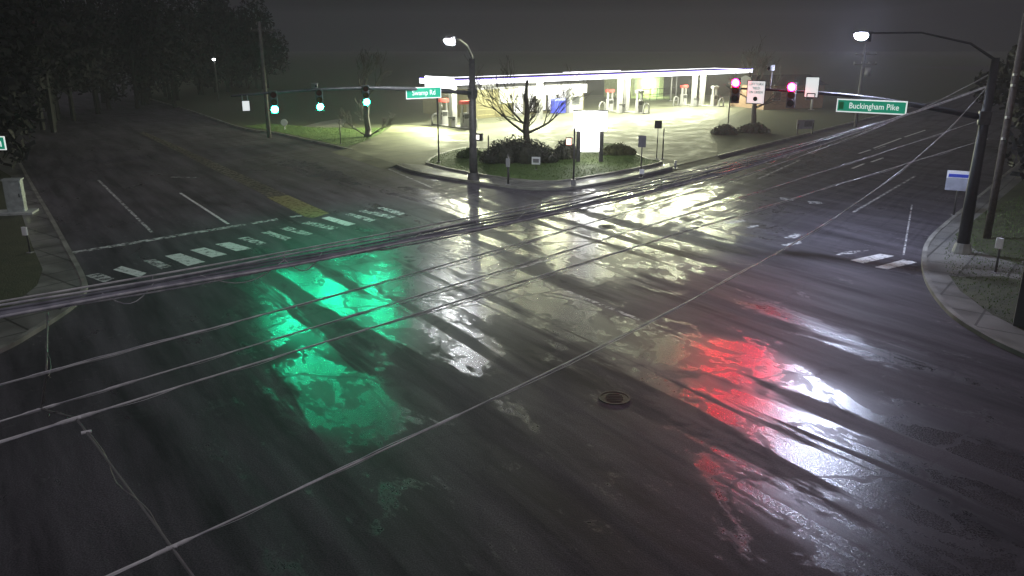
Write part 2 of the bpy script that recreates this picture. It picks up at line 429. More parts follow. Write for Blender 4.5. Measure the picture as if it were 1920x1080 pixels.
# dropped kerbs: the two driveways slope down to the road
for q in (((650, 279), (745, 308), (722, 318), (620, 285)), ((1258, 312), (1345, 291), (1352, 300), (1262, 322))):
    p = [P(q[0][0], q[0][1], ZS), P(q[1][0], q[1][1], ZS), P(q[2][0], q[2][1], 0), P(q[3][0], q[3][1], 0)]
    p[0].z = p[1].z = ZS + .006; p[2].z = p[3].z = .004
    structure(MB().add(p, [(0, 1, 2, 3)]).build('driveway', LOT))
# sidewalk strip round the planted corner
structure(MB().sheet(pxpoly([(748, 306), (790, 309), (850, 320), (905, 330), (975, 340), (1045, 342), (1100, 334), (1180, 320), (1255, 306), (1256, 312), (1180, 330), (1110, 344), (1060, 351), (1010, 352), (960, 348), (905, 341), (860, 334), (810, 326), (770, 317)], ZS), ZS + .011).build('sidewalk', WALK))
ZL = ZS + .10
lawn_line = pxpoly([(800, 305), (815, 293), (845, 283), (878, 277), (930, 279), (1000, 281), (1050, 279), (1090, 272), (1135, 268), (1175, 275), (1192, 288), (1215, 298), (1240, 303), (1180, 317), (1100, 331), (1045, 339), (980, 337), (905, 327), (850, 317), (800, 305)], ZL)
lawn = smoothline(lawn_line, 4)
structure(MB().prism(lawn[:-1], ZS - .05, ZL).build('island_lawn', TURF))
structure(MB().rail(lawn, .18, ZS, ZL + .03).build('island_kerb', KERB))
left_lawn = pxpoly([(455, 237), (500, 232), (560, 236), (640, 240), (725, 240), (712, 252), (680, 266), (648, 276), (600, 264), (560, 255), (510, 245)], ZS)
structure(MB().sheet(left_lawn, ZS + .015).build('west_lawn', TURF))
structure(MB().sheet(pxpoly([(566, 238), (600, 229), (638, 223), (650, 226), (640, 239), (610, 240)], ZS), ZS + .022).build('neighbour_driveway', WALK))

# grass blades one could not count
def blades(name, polys, n, seed, hmax=.10):
    rng = random.Random(seed); mb = MB()
    for poly, z, k in polys:
        xs = [p[0] for p in poly]; ys = [p[1] for p in poly]; c = 0
        while c < k:
            x, y = rng.uniform(min(xs), max(xs)), rng.uniform(min(ys), max(ys))
            ins = False; j = len(poly) - 1
            for i in range(len(poly)):
                if (poly[i][1] > y) != (poly[j][1] > y) and x < (poly[j][0] - poly[i][0]) * (y - poly[i][1]) / (poly[j][1] - poly[i][1]) + poly[i][0]: ins = not ins
                j = i
            if not ins: continue
            c += 1
            h = rng.uniform(.4, 1) * hmax; a = rng.uniform(0, 6.28); w = rng.uniform(.01, .03)
            ox, oy = rng.gauss(0, h * .4), rng.gauss(0, h * .4)
            mb.add([(x - w * math.cos(a), y - w * math.sin(a), z), (x + w * math.cos(a), y + w * math.sin(a), z), (x + ox, y + oy, z + h)], [(0, 1, 2)])
    o = mb.build(name, BLADE); o['kind'] = 'stuff'; tag(o, 'short wet grass growing on the corner lawns', 'grass'); return o
ev = pxpoly([(1850, 395), (1790, 440), (1770, 470), (1772, 505), (1800, 545), (1860, 590), (1960, 640), (2050, 500), (2000, 330)], ZS)
blades('grass', [(lawn[:-1], ZL, 9000), (left_lawn, ZS + .015, 4000), (ev, ZS, 6000)], 0, 3)

# ------------------------------------------------------------------ markings
def mark(pts, m, name, z=.006, **k):
    return structure(MB().sheet(pxpoly(pts), z).build(name, m))
def strip(a, b, w, m, name, z=.006):
    p, q = P(*a), P(*b); d = (q - p).normalized(); n = Vector((-d.y, d.x, 0)) * w / 2
    return structure(MB().sheet([tuple((p + n)[:2]), tuple((q + n)[:2]), tuple((q - n)[:2]), tuple((p - n)[:2])], z).build(name, m))
good = [[(212, 506), (228, 499), (275, 512), (262, 520)], [(309, 480), (338, 475), (385, 491), (352, 499)], [(356, 469), (383, 464), (426, 477), (397, 483)],
        [(403, 458), (430, 454), (473, 466), (443, 471)], [(602, 409), (617, 406), (667, 420), (650, 424)]]
worn = [[(160, 517), (187, 512), (215, 522), (195, 530)], [(268, 489), (290, 486), (322, 499), (303, 505)], [(445, 447), (465, 444), (500, 456), (485, 460)], [(489, 436), (505, 433), (548, 447), (535, 451)],
        [(525, 429), (542, 425), (587, 438), (572, 442)], [(565, 419), (580, 415), (635, 427), (620, 431)], [(647, 402), (657, 400), (707, 412), (692, 416)],
        [(672, 396), (685, 394), (742, 406), (730, 410)], [(707, 390), (717, 388), (760, 400), (748, 404)]]
for q in good: mark(q, WPAINT, 'crosswalk_stripe')
for q in worn: mark(q, WPAINTW, 'crosswalk_stripe')
for q in ([(1594, 488), (1650, 476), (1677, 480), (1619, 494)], [(1640, 501), (1693, 487), (1720, 492), (1664, 505)]): mark(q, WPAINT, 'crosswalk_stripe')
for q in ([(1560, 480), (1584, 472), (1630, 469), (1603, 475)], [(1464, 459), (1500, 452), (1504, 456), (1478, 462)], [(1470, 446), (1490, 438), (1506, 440), (1490, 447)],
          [(1462, 370), (1486, 373), (1489, 377), (1464, 374)], [(1514, 377), (1540, 379), (1542, 382), (1518, 382)], [(1355, 417), (1392, 412), (1400, 415), (1368, 421)],
          [(1398, 425), (1420, 422), (1424, 424), (1404, 428)]): mark(q, WPAINTW, 'crosswalk_stripe')
strip((124, 476), (459, 421), .45, WPAINTW, 'stop_line'); strip((472, 419), (522, 411), .4, WPAINTW, 'stop_line'); strip((545, 407), (568, 404), .35, WPAINTW, 'stop_line')
strip((338, 362), (428, 420), .16, WPAINT, 'lane_line'); strip((185, 338), (285, 436), .16, WPAINTW, 'lane_line'); strip((320, 332), (368, 333), .2, WPAINTW, 'lane_line')
mark([(500, 370), (540, 366), (617, 400), (587, 409), (570, 406)], YPAINT, 'median_marking')
mark([(502, 369), (538, 365), (420, 312), (330, 272), (268, 246), (262, 250), (320, 278), (400, 318)], YPAINTW, 'median_marking')
strip((1600, 398), (1716, 330), .16, WPAINTW, 'lane_line'); strip((1694, 478), (1710, 384), .08, WPAINTW, 'lane_line')
for a, b in (((1598, 316), (1620, 307)), ((1633, 304), (1656, 296)), ((1610, 288), (1632, 281)), ((1638, 278), (1690, 259)), ((1696, 257), (1735, 244))): strip(a, b, .2, WPAINT, 'lane_line')
strip((1640, 281), (1660, 274), .2, WPAINTW, 'lane_line')
for a, b in (((690, 300), (810, 352)), ((1420, 336), (1500, 300)), ((940, 512), (1090, 470)), ((1060, 545), (1200, 600))): strip(a, b, .18, WPAINTW, 'lane_line')

def manhole(px, py, r, label):
    c = P(px, py); mb = MB(); n = 28
    mb.tube([(0, 0, -.02), (0, 0, .012)], [r, r], n)
    o = mb.build('manhole_cover', mat('cast iron', (.03, .028, .028), .45, .6, .3, 9)); o.location = c
    rg = MB(); ring = [(r * 1.1 * math.cos(2 * math.pi * k / n), r * 1.1 * math.sin(2 * math.pi * k / n)) for k in range(n + 1)]
    rg.rail(ring, r * .16, -.02, .016).build('rim', mat('worn iron rim', (.035, .034, .034), .5, .3, .3, 9), o)
    ri = MB()
    for k in range(-2, 3): ri.box((0, k * r * .3, .014), (r * 1.3 * math.sqrt(max(.1, 1 - (k * .38) ** 2)), r * .08, .008))
    ri.build('raised_ribs', mat('worn iron rim', (.09, .085, .08)), o)
    tag(o, label, 'manhole cover')
manhole(1152, 746, .36, 'dark round manhole cover in the near wet asphalt below the lowest cable')
manhole(1138, 425, .38, 'dark round manhole cover in the bright wet road before the planted island')

# ------------------------------------------------------------------ signal masts
def arc(p0, p1, rise, n=14, power=1.0):
    p0, p1 = Vector(p0), Vector(p1)
    return [p0.lerp(p1, i / n) + Vector((0, 0, rise * math.sin(math.pi * (i / n) ** power))) for i in range(n + 1)]

def cobra(parent, at, d, lens, power, col, name='luminaire', hm=None):
    """a cobra head at the end of an arm pointing along d (level)"""
    d = Vector((d.x, d.y, 0)).normalized(); s = Vector((-d.y, d.x, 0))
    mb = MB(); vs = []; rings = [(-.1, .06, .05), (.1, .13, .09), (.4, .19, .12), (.65, .16, .10), (.78, .07, .05)]
    for x, w, h in rings:
        for k in range(10):
            a = 2 * math.pi * k / 10
            vs.append(at + d * x + s * (w * math.cos(a)) + Vector((0, 0, h * math.sin(a) * (1 if math.sin(a) > 0 else .5))))
    fs = [(i * 10 + k, i * 10 + (k + 1) % 10, (i + 1) * 10 + (k + 1) % 10, (i + 1) * 10 + k) for i in range(4) for k in range(10)]
    mb.add(vs, fs + [tuple(range(10))[::-1], tuple(range(40, 50))])
    h = mb.build(name, hm or GALV, parent, True)
    c = at + d * .42 + Vector((0, 0, -.05))
    MB().ell(c, (.29, .29, .26), 14, 6, -1, -.05).build('lens', lens, h, True)
    sh = Matrix.Rotation(math.atan2(d.y, d.x), 3, 'Z'); pl = MB().box((0, 0, 0), (.03, .56, .46)); pl.v = [tuple(at + d * .06 + Vector((0, 0, -.14)) + sh @ Vector(v)) for v in pl.v]
    pl.build('added_light_blocker', BLKP, h)  # added plate that keeps lens light off the lamp arm
    lamp('SPOT', 'lamp_light', parent, c + Vector((0, 0, -.24)), power, col, .16, (0, 0, 0), 165, .5)

# mast on the station corner
bA = P(888, 337, ZS); hA = 8.2
mA = thing('signal_mast', bA, 'tall dark signal pole at the planted corner carrying a lamp and a long arm', 'signal pole')
MB().tube([(0, 0, 0), (0, 0, 2), (0, 0, hA - .3)], [.30, .26, .2], 14).build('pole', DARKP, mA, True)
MB().tube([(0, 0, 0), (0, 0, .05), (0, 0, .5)], [.42, .42, .33], 14).build('pole_base', DARKP, mA)
def world_arm(pts): return [Vector(p) - bA for p in pts]
g_heads = [(515, 205, 405), (600, 200, 391), (687, 191, 379)]
tipb = P(458, 424); tip = Vector((tipb.x, tipb.y, zat(458, 424, 180)))
root = Vector((bA.x, bA.y, zat(888, 337, 175, ZS)))
armL = [root.lerp(tip, i / 12) + Vector((0, 0, .45 * math.sin(math.pi * (i / 12)) * .8)) for i in range(13)]
MB().tube(world_arm(armL), [.15 - .008 * i for i in range(13)], 10).build('mast_arm', ARMM, mA, True)
MB().box((0, 0, root.z - bA.z), (.5, .5, .6), yaw(tip - root), .05).build('arm_clamp', DARKP, mA)
lb = P(848, 377); zl = zat(848, 377, 72)
lt = Vector((lb.x, lb.y, zl)) - bA
dl = Vector((lt.x, lt.y, 0)).normalized(); e = lt - dl * .6
MB().tube([(0, 0, hA - .6), (0, 0, hA - .2), Vector((0, 0, hA - .1)).lerp(e, .25) + Vector((0, 0, .35)), Vector((0, 0, hA)).lerp(e, .6) + Vector((0, 0, .3)), e], [.09, .09, .08, .065, .05], 8).build('lamp_arm', GALV, mA, True)
cobra(mA, e + dl * .1, dl, LENSW, 2000, (.92, .96, 1))

# mast on the east corner
bC = P(1803, 474, ZS); hC = zat(1803, 474, 108, ZS) - ZS
mC = thing('signal_mast', bC, 'dark signal pole on the near right corner carrying a blue white lamp', 'signal pole')
MB().tube([(0, 0, 0), (0, 0, 3), (.05, 0, hC)], [.26, .23, .15], 14).build('pole', BLKP, mC, True)
MB().tube([(0, 0, 0), (0, 0, .05), (0, 0, .45)], [.4, .4, .3], 14).build('pole_base', KERB, mC)
tb = P(1366, 440); tipC = Vector((tb.x, tb.y, zat(1366, 440, 166)))
rootC = Vector((bC.x, bC.y, zat(1803, 474, 221, ZS)))
armC = [rootC.lerp(tipC, i / 12) + Vector((0, 0, .25 * math.sin(math.pi * i / 12))) for i in range(13)]
MB().tube([p - bC for p in armC], [.13 - .007 * i for i in range(13)], 10).build('mast_arm', BLKP, mC, True)
MB().box((0, 0, rootC.z - bC.z), (.46, .46, .55), yaw(tipC - rootC), .05).build('arm_clamp', DARKP, mC)
lb = P(1592, 448); zl = zat(1592, 448, 62)
lt = Vector((PY(1612, 62, lb.y))) - bC
dl = Vector((lt.x, lt.y, 0)).normalized(); e = lt - dl * .6
MB().tube([(.05, 0, hC - .5), (.05, 0, hC - .1), Vector((0, 0, hC)).lerp(e, .2) + Vector((0, 0, .35)), Vector((0, 0, hC)).lerp(e, .6) + Vector((0, 0, .4)), e], [.07, .07, .05, .04, .035], 8).build('lamp_arm', BLKP, mC, True)
cobra(mC, e + dl * .1, dl, LENSB, 650, (.80, .85, 1), hm=BLKP)

def on_arm(arm, px):                               # point of an arm seen at the column px
    best = None
    for i in range(len(arm) - 1):
        for k in range(20):
            p = arm[i].lerp(arm[i + 1], k / 20); d = abs(proj(p)[0] - px)
            if best is None or d < best[0]: best = (d, p)
    return best[1]

def signal_head(p, d, lit, label):
    """p: centre of the lit lens in the world; d: facing"""
    dz = {'red': .36, 'green': -.36}[lit]
    o = thing('traffic_light', p - Vector((0, 0, dz)), label, 'traffic light', 'traffic lights on the mast arms', yaw(d))
    MB().box((0, .08, 0), (.38, .2, 1.12), 0, .04).build('housing', GREYP, o)
    for k, (z, off) in enumerate(((.36, DIMR), (0, DIMA), (-.36, DIMG))):
        on = (lit == 'red' and k == 0) or (lit == 'green' and k == 2)
        MB().disc((0, -.025, z), .175 if on else .15, 16, .09 if on else .03).build('lens', (LR if lit == 'red' else LG) if on else off, o)
        v = MB(); n = 12; vs = []
        for y, r in ((-.02, .185), (-.15, .18)):
            for i in range(n + 1):
                a = R(-25) + R(230) * i / n
                vs.append((r * math.cos(a), y, z + r * math.sin(a)))
        vs += [(x * .95, y, z + (zz - z) * .95) for x, y, zz in vs]
        m = n + 1
        fs = [(i, i + 1, m + i + 1, m + i) for i in range(n)] + [(2 * m + i + 1, 2 * m + i, 3 * m + i, 3 * m + i + 1) for i in range(n)] + [(m + i, m + i + 1, 3 * m + i + 1, 3 * m + i) for i in range(n)]
        v.add(vs, fs).build('visor', BLACK, o)
    MB().tube([(0, .3, -.5), (0, .3, .5)], .03, 6).tube([(0, .3, .4), (0, .14, .4)], .025, 6).tube([(0, .3, -.4), (0, .14, -.4)], .025, 6).build('bracket', GALV, o)
    return o

faceL = -D1; faceR = -D2
lookL = (-D1 + Vector((0, -.7, 0))).normalized(); lookR = (-D2 + Vector((0, -.5, 0))).normalized()
labs = ['green traffic light farthest out on the long arm beside the small white sign', 'middle green traffic light on the long arm below a small camera', 'green traffic light closest to the Swamp Rd sign on the long arm']
for (px, py, pb), lb_ in zip(g_heads, labs):
    a = on_arm(armL, px); c = PY(px, py, a.y - .25)
    signal_head(c, lookL, 'green', lb_)
signal_head(PY(1485, 163, on_arm(armC, 1485).y - .25), lookR, 'red', 'red traffic light between the two white signs on the right arm')
signal_head(PY(1380, 155, on_arm(armC, 1380).y - .25), lookR, 'red', 'red traffic light at the tip of the right arm in front of the canopy end')

def arm_sign(name, px0, px1, py0, py1, arm, d, label, cat, face, body=None, pole=False):
    pc = on_arm(arm, (px0 + px1) / 2)
    c = PY((px0 + px1) / 2, (py0 + py1) / 2, pc.y - .3)
    s = FPX / ((c - EYE).length)
    vis = abs(Vector((d.x, d.y, 0)).normalized().dot((EYE - c).normalized()))
    w = (px1 - px0) / s / max(.5, vis); h = (py1 - py0) / s
    o = thing(name, c, label, cat, None, yaw(d))
    MB().box((0, 0, 0), (w, .03, h), 0, .0).build('border', GLOWW if face is GREEN else BLACK, o)
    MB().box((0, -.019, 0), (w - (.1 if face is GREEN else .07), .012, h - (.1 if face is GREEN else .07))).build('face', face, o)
    hh = pc.z - c.z
    for sx in (-.3, .3): MB().tube([(sx * w, .06, min(hh, -h * .4)), (sx * w, .06, max(hh, h * .4))], .025, 6).build('hanger', GALV, o)
    return o, w, h
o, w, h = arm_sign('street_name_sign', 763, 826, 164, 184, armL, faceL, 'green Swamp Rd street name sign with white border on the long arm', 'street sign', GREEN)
text('Swamp Rd', o, h * .62, (0, -.03, 0), GLOWW, .9)
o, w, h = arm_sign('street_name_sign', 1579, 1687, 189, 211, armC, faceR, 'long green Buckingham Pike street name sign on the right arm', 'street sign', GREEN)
text('Buckingham Pike', o, h * .62, (w * .04, -.03, 0), GLOWW, w * .8 / (h * .62 * 7.6))
MB().box((-w * .43, -.028, 0), (w * .07, .008, h * .55)).build('emblem', mat('bright green sheeting', (.03, .5, .15), .35), o)
o, w, h = arm_sign('lane_sign', 454, 468, 189, 208, armL, faceL, 'small white sign at the far tip of the long arm', 'sign', GLOWW)
o, w, h = arm_sign('regulatory_sign', 1402, 1433, 153, 193, armC, faceR, 'white left turn yield sign with a dark dot between the red lights', 'sign', GLOWW)
for k, s_ in enumerate(('LEFT TURN', 'YIELD', 'ON GREEN')): text(s_, o, h * .15, (0, -.03, h * (.34 - .17 * k)), BLACK, .85)
MB().tube([(0, -.026, -h * .28), (0, -.032, -h * .28)], h * .1, 16).build('green_dot', mat('dark green dot', (.01, .09, .04), .4), o)
o, w, h = arm_sign('regulatory_sign', 1511, 1534, 146, 181, armC, faceR, 'white upright sign with a dark bar near its bottom right of the red light', 'sign', GLOWW)
MB().box((0, -.028, -h * .3), (w * .62, .008, h * .05)).box((-w * .28, -.028, -h * .38), (w * .08, .008, h * .14)).box((w * .28, -.028, -h * .38), (w * .08, .008, h * .14)).build('dark_bar', BLACK, o)

def detector(px, py, arm, label, d):
    a = on_arm(arm, px); c = PY(px, py, a.y)
    o = thing('detection_camera', c, label, 'camera', 'cameras above the mast arms', yaw(d))
    MB().box((0, -.1, 0), (.2, .5, .2), 0, .05).build('housing', WHITE, o)
    MB().box((0, -.16, .13), (.26, .55, .03), 0, .05).build('sun_shield', WHITE, o)
    MB().disc((0, -.36, 0), .07).build('lens', BLACK, o)
    MB().tube([(0, .05, a.z - c.z), (0, .05, -.1)], .03, 8).build('riser', GALV, o)
detector(588, 161, armL, 'small white camera above the middle green light', faceL)
detector(1447, 128, armC, 'small white camera raised above the right arm', faceR)

# third mast, whose arm reaches in from the left with the end of a sign
pA = PY(-8, 268, 25.0)
mW = thing('signal_mast', Vector((pA.x - 4.2, pA.y - 2.0, ZS)), 'signal pole beyond the left edge with an arm along the frame edge', 'signal pole')
MB().tube([(0, 0, 0), (0, 0, 7.0)], [.22, .15], 12).build('pole', DARKP, mW, True)
q = pA - mW.location + Vector((.25, .12, .18))
MB().tube([(0, 0, 5.7), Vector((0, 0, 5.7)).lerp(q, .6) + Vector((0, 0, .1)), Vector((q.x - .35, q.y - .15, q.z))], [.1, .08, .06], 8).build('mast_arm', DARKP, mW, True)
so = thing('street_name_sign', pA + Vector((-.72, -.05, 0)), 'end of a green street sign cut by the left frame edge', 'street sign', None, 0)
MB().box((.1, 0, 0), (1.9, .03, .42)).build('border', GLOWW, so)
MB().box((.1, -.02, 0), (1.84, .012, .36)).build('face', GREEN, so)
text('n', so, .42, (.86, -.032, .02), GLOWW)

# ------------------------------------------------------------------ cables
UP = P(1850, 447, ZS)
up = thing('utility_pole', UP, 'tall timber utility pole where the cables end on the right corner', 'utility pole', 'timber utility poles')
MB().tube([(0, 0, 0), (0, 0, 6), (0, 0, 12.5)], [.17, .15, .12], 12).build('pole', WOOD, up, True)
MB().box((0, 0, 11.6), (2.4, .1, .12), 1.0).build('crossarm', WOOD, up)
for yy in (140, 160, 220, 260): MB().box((-.12, -.12, PY(1852, yy, UP.y - .1).z - ZS), (.14, .14, .1)).build('cable_bracket', GALV, up)

def cable_points(a, b, sag, n=60, off=(0, 0, 0)):
    return [a.lerp(b, i / n) - Vector((0, 0, sag * 4 * (i / n) * (1 - i / n))) + Vector(off) for i in range(n + 1)]
def helix(pts, r, turns, n=420, jitter=0.0, seed=1):
    rng = random.Random(seed); out = []
    for i in range(n + 1):
        t = i / n * (len(pts) - 1); k = min(int(t), len(pts) - 2)
        p = pts[k].lerp(pts[k + 1], t - k); d = (pts[k + 1] - pts[k]).normalized()
        x = d.cross(Vector((0, 0, 1))).normalized(); y = x.cross(d)
        a = 2 * math.pi * turns * i / n
        rr = r * (1 + jitter * math.sin(i * .13 + seed) + jitter * rng.uniform(-.3, .3))
        out.append(p + x * rr * math.cos(a) + y * (rr * math.sin(a) - r * .6))
    return out
def cable(left, zl, right, sag, rad, label, seed, splices=()):
    a = P(left[0], left[1], zl); b = PY(right[0], right[1], UP.y - .1)
    pts = cable_points(a, b, sag)
    o = MB().tube(pts, rad, 6).build('overhead_cable', STEEL, None, True)
    tag(o, label, 'overhead cable', 'cables crossing above the junction')
    MB().tube(helix(pts, rad * 1.25, 40, 520, .3, seed), rad * .3, 4).build('lashing_wire', STEEL, o, True)
    MB().tube(helix(pts, rad * 3.0, 5, 300, .5, seed + 5), rad * .55, 5).build('drop_line', SHEATHL, o, True)
    for s in splices:
        k = min(range(len(pts)), key=lambda i: abs(proj(pts[i])[0] - s)); p = pts[k]; d = (pts[k + 1] - pts[k]).normalized()
        MB().tube([p - d * .16, p - d * .1, p + d * .1, p + d * .16], [rad, rad * 1.8, rad * 1.8, rad], 8).build('splice', STEEL, o)
    return pts
CB = {}
CB[2] = cable((-300, 800), 6.4, (1852, 140), .60, .008, 'steel overhead cable second from the top through the green reflections', 2, (88,))
CB[3] = cable((-300, 880), 6.0, (1852, 220), .10, .008, 'steel overhead cable with a splice third from the top', 3, (108, 288, 640))
CB[4] = cable((-300, 920), 6.4, (1852, 260), .0, .009, 'twin steel overhead cable just below the spliced one', 4, (130,))
CB[5] = cable((-150, 1238), 6.0, (1852, 160), 1.2, .008, 'lowest overhead cable crossing the foreground to the bottom left corner', 5, (250, 835))

# the lashed bundle
a = P(-300, 616, 6.0); b = PY(1852, 160, UP.y - .1)
mess = cable_points(a, b, .6)
bo = MB().tube(mess, .014, 6).build('cable_bundle', STEEL, None, True)
tag(bo, 'thick sagging bundle of lashed telephone cables under a bright messenger wire', 'cable bundle', 'cables crossing above the junction')
rng = random.Random(12)
for k, (dz, rr, m, sx) in enumerate(((-.08, .016, SHEATHL, .02), (-.15, .018, SHEATH, -.03), (-.25, .030, SHEATH, .0), (-.31, .014, SHEATHL, .03), (-.205, .018, SHEATH, -.02), (-.27, .020, SHEATHL, .06))):
    pts = []
    for i, p in enumerate(mess):
        u = i / len(mess); f = (.6 + .4 * min(1, u / .3)) * max(.12, 1 - max(0, u - .45) * 3)
        pts.append(p + Vector((sx, 0, (dz + .02 * math.sin(i * .9 + k * 2)) * f)))
    MB().tube(pts, rr, 7).build('telephone_cable', m, bo, True)
for k in range(16):
    i = 4 + k * 2; p = mess[i]; q = mess[min(i + 1 + k % 2, len(mess) - 2)]
    dz = rng.uniform(.3, .5)
    pts = [p.lerp(q, t / 8) - Vector((0, 0, .12 + dz * math.sin(math.pi * t / 8) * .55)) for t in range(9)]
    MB().tube(pts, .008, 5).build('slack_loop', STEEL if k % 2 else SHEATHL, bo, True)
for i in range(2, 60, 3):
    p = mess[i]; MB().box(p - Vector((0, 0, .13 if i < 32 else .05)), (.014, .014, .24 if i < 32 else .08)).build('lashing_strap', SHEATH, bo)

# the line that crosses all of them on the left
def near_px(pts, x): return min(pts, key=lambda p: abs(proj(p)[0] - x))
anchors = [near_px(mess, 52) - Vector((0, 0, .25)), near_px(CB[2], 88), near_px(CB[3], 110), near_px(CB[4], 131), near_px(CB[5], 248)]
pts = []
for i in range(len(anchors) - 1): pts += [anchors[i].lerp(anchors[i + 1], t / 8) for t in range(8)]
pts.append(anchors[-1]); pts.append(anchors[-1] + (anchors[-1] - anchors[-2]).normalized() * .8)
DULL = mat('dull cable sheath', (.17, .17, .17), .5)
sp = MB().tube(pts, .009, 6).build('cross_cable', DULL, None, True)
tag(sp, 'dull grey line tying the overhead cables together down the left side', 'overhead cable', 'cables crossing above the junction')
MB().tube(helix(pts, .02, 7, 160, .6, 9), .004, 5).build('lashing_wire', DULL, sp, True)
for p in anchors[1:] + [anchors[3].lerp(anchors[4], .12)]: MB().tube([p - Vector((.03, .015, .0)), p + Vector((.03, .015, 0))], .012, 8).build('clamp', STEEL, sp)

# ------------------------------------------------------------------ filling station
HC = 4.75
c0 = P(858, 160, HC); c1 = P(1410, 136, HC)
cd = (c1 - c0); CL = cd.length; cd.normalize(); cn = Vector((-cd.y, cd.x, 0)); CW = 6.6
def ST_(s, t, z=ZS): return Vector((c0.x, c0.y, 0)) + cd * s + cn * t + Vector((0, 0, z))
def s_at(px, t):
    best = min(range(0, 800), key=lambda i: abs(proj(ST_(i * .1 - 8, t))[0] - px)); return best * .1 - 8
crz = math.atan2(cd.y, cd.x)
can = thing('station_canopy', ST_(0, 0), 'long flat filling station canopy with a glowing white fascia', 'canopy', None, crz)
FT = .5
MB().box((CL / 2, CW / 2, HC - ZS + FT * .5), (CL - .1, CW - .1, FT - .1)).build('roof', mat('canopy roof', (.13, .13, .14), .6), can)
for t in (1.5, 4.8): lamp('SPOT', 'added_fill_spot', can, (.6, t, HC - ZS - .3), 11000, (.95, 1, .58), .22, (R(-62), 0, R(-95)), 120, .6)  # added spots without a fixture, brighten the left forecourt
f = MB()
f.box((CL / 2, -.03, HC - ZS + FT / 2), (CL + .1, .1, FT)).box((CL / 2, CW + .03, HC - ZS + FT / 2), (CL + .1, .1, FT)).box((CL + .03, CW / 2, HC - ZS + FT / 2), (.1, CW - .05, FT)).box((-.03, CW / 2, HC - ZS + FT / 2), (.1, CW - .05, FT))
f.build('fascia', FASC, can)
MB().box((CL / 2, -.06, HC - ZS + FT + .05), (CL + .1, .1, .08)).box((-.06, CW / 2, HC - ZS + FT + .05), (.1, CW - .1, .08)).build('violet_trim', PURP, can)
MB().box((CL / 2, CW - .1, HC - ZS + FT + .12), (CL * .2, .06, .06)).build('rear_trim', FASC, can)
MB().box((-.14, CW * .45, HC - ZS + .22), (.12, CW * .75, 1.15), 0).build('brand_panel', BRAND, can)
for px in (850, 1012, 1161, 1174, 1300, 1315):
    s = s_at(px, CW / 2)
    MB().box((s, CW / 2, (HC - ZS) / 2), (.75 if px == 850 else .6, .6, HC - ZS), 0, .05).build('column', WHITE, can)
for i in range(10):
    for t in (1.6, 5.0):
        s = CL * (i + .5) / 10
        lf = MB().box((s, t, HC - ZS - .03), (.6, .6, .12)).build('soffit_lamp', GREYP, can)
        if t < 3 or i % 2 == 0:
            lamp('POINT', 'soffit_light', can, (s, t, HC - ZS - .42), 2400, (.98, 1, .74), .25)
        if t < 3:
            lamp('SPOT', 'added_fill_spot', can, (s, .5, HC - ZS - .3), 3600, (.95, 1, .58), .22, (R(-72), 0, R(-38)), 110, .8)  # added outward spot, no fixture, lifts the forecourt and its road reflection

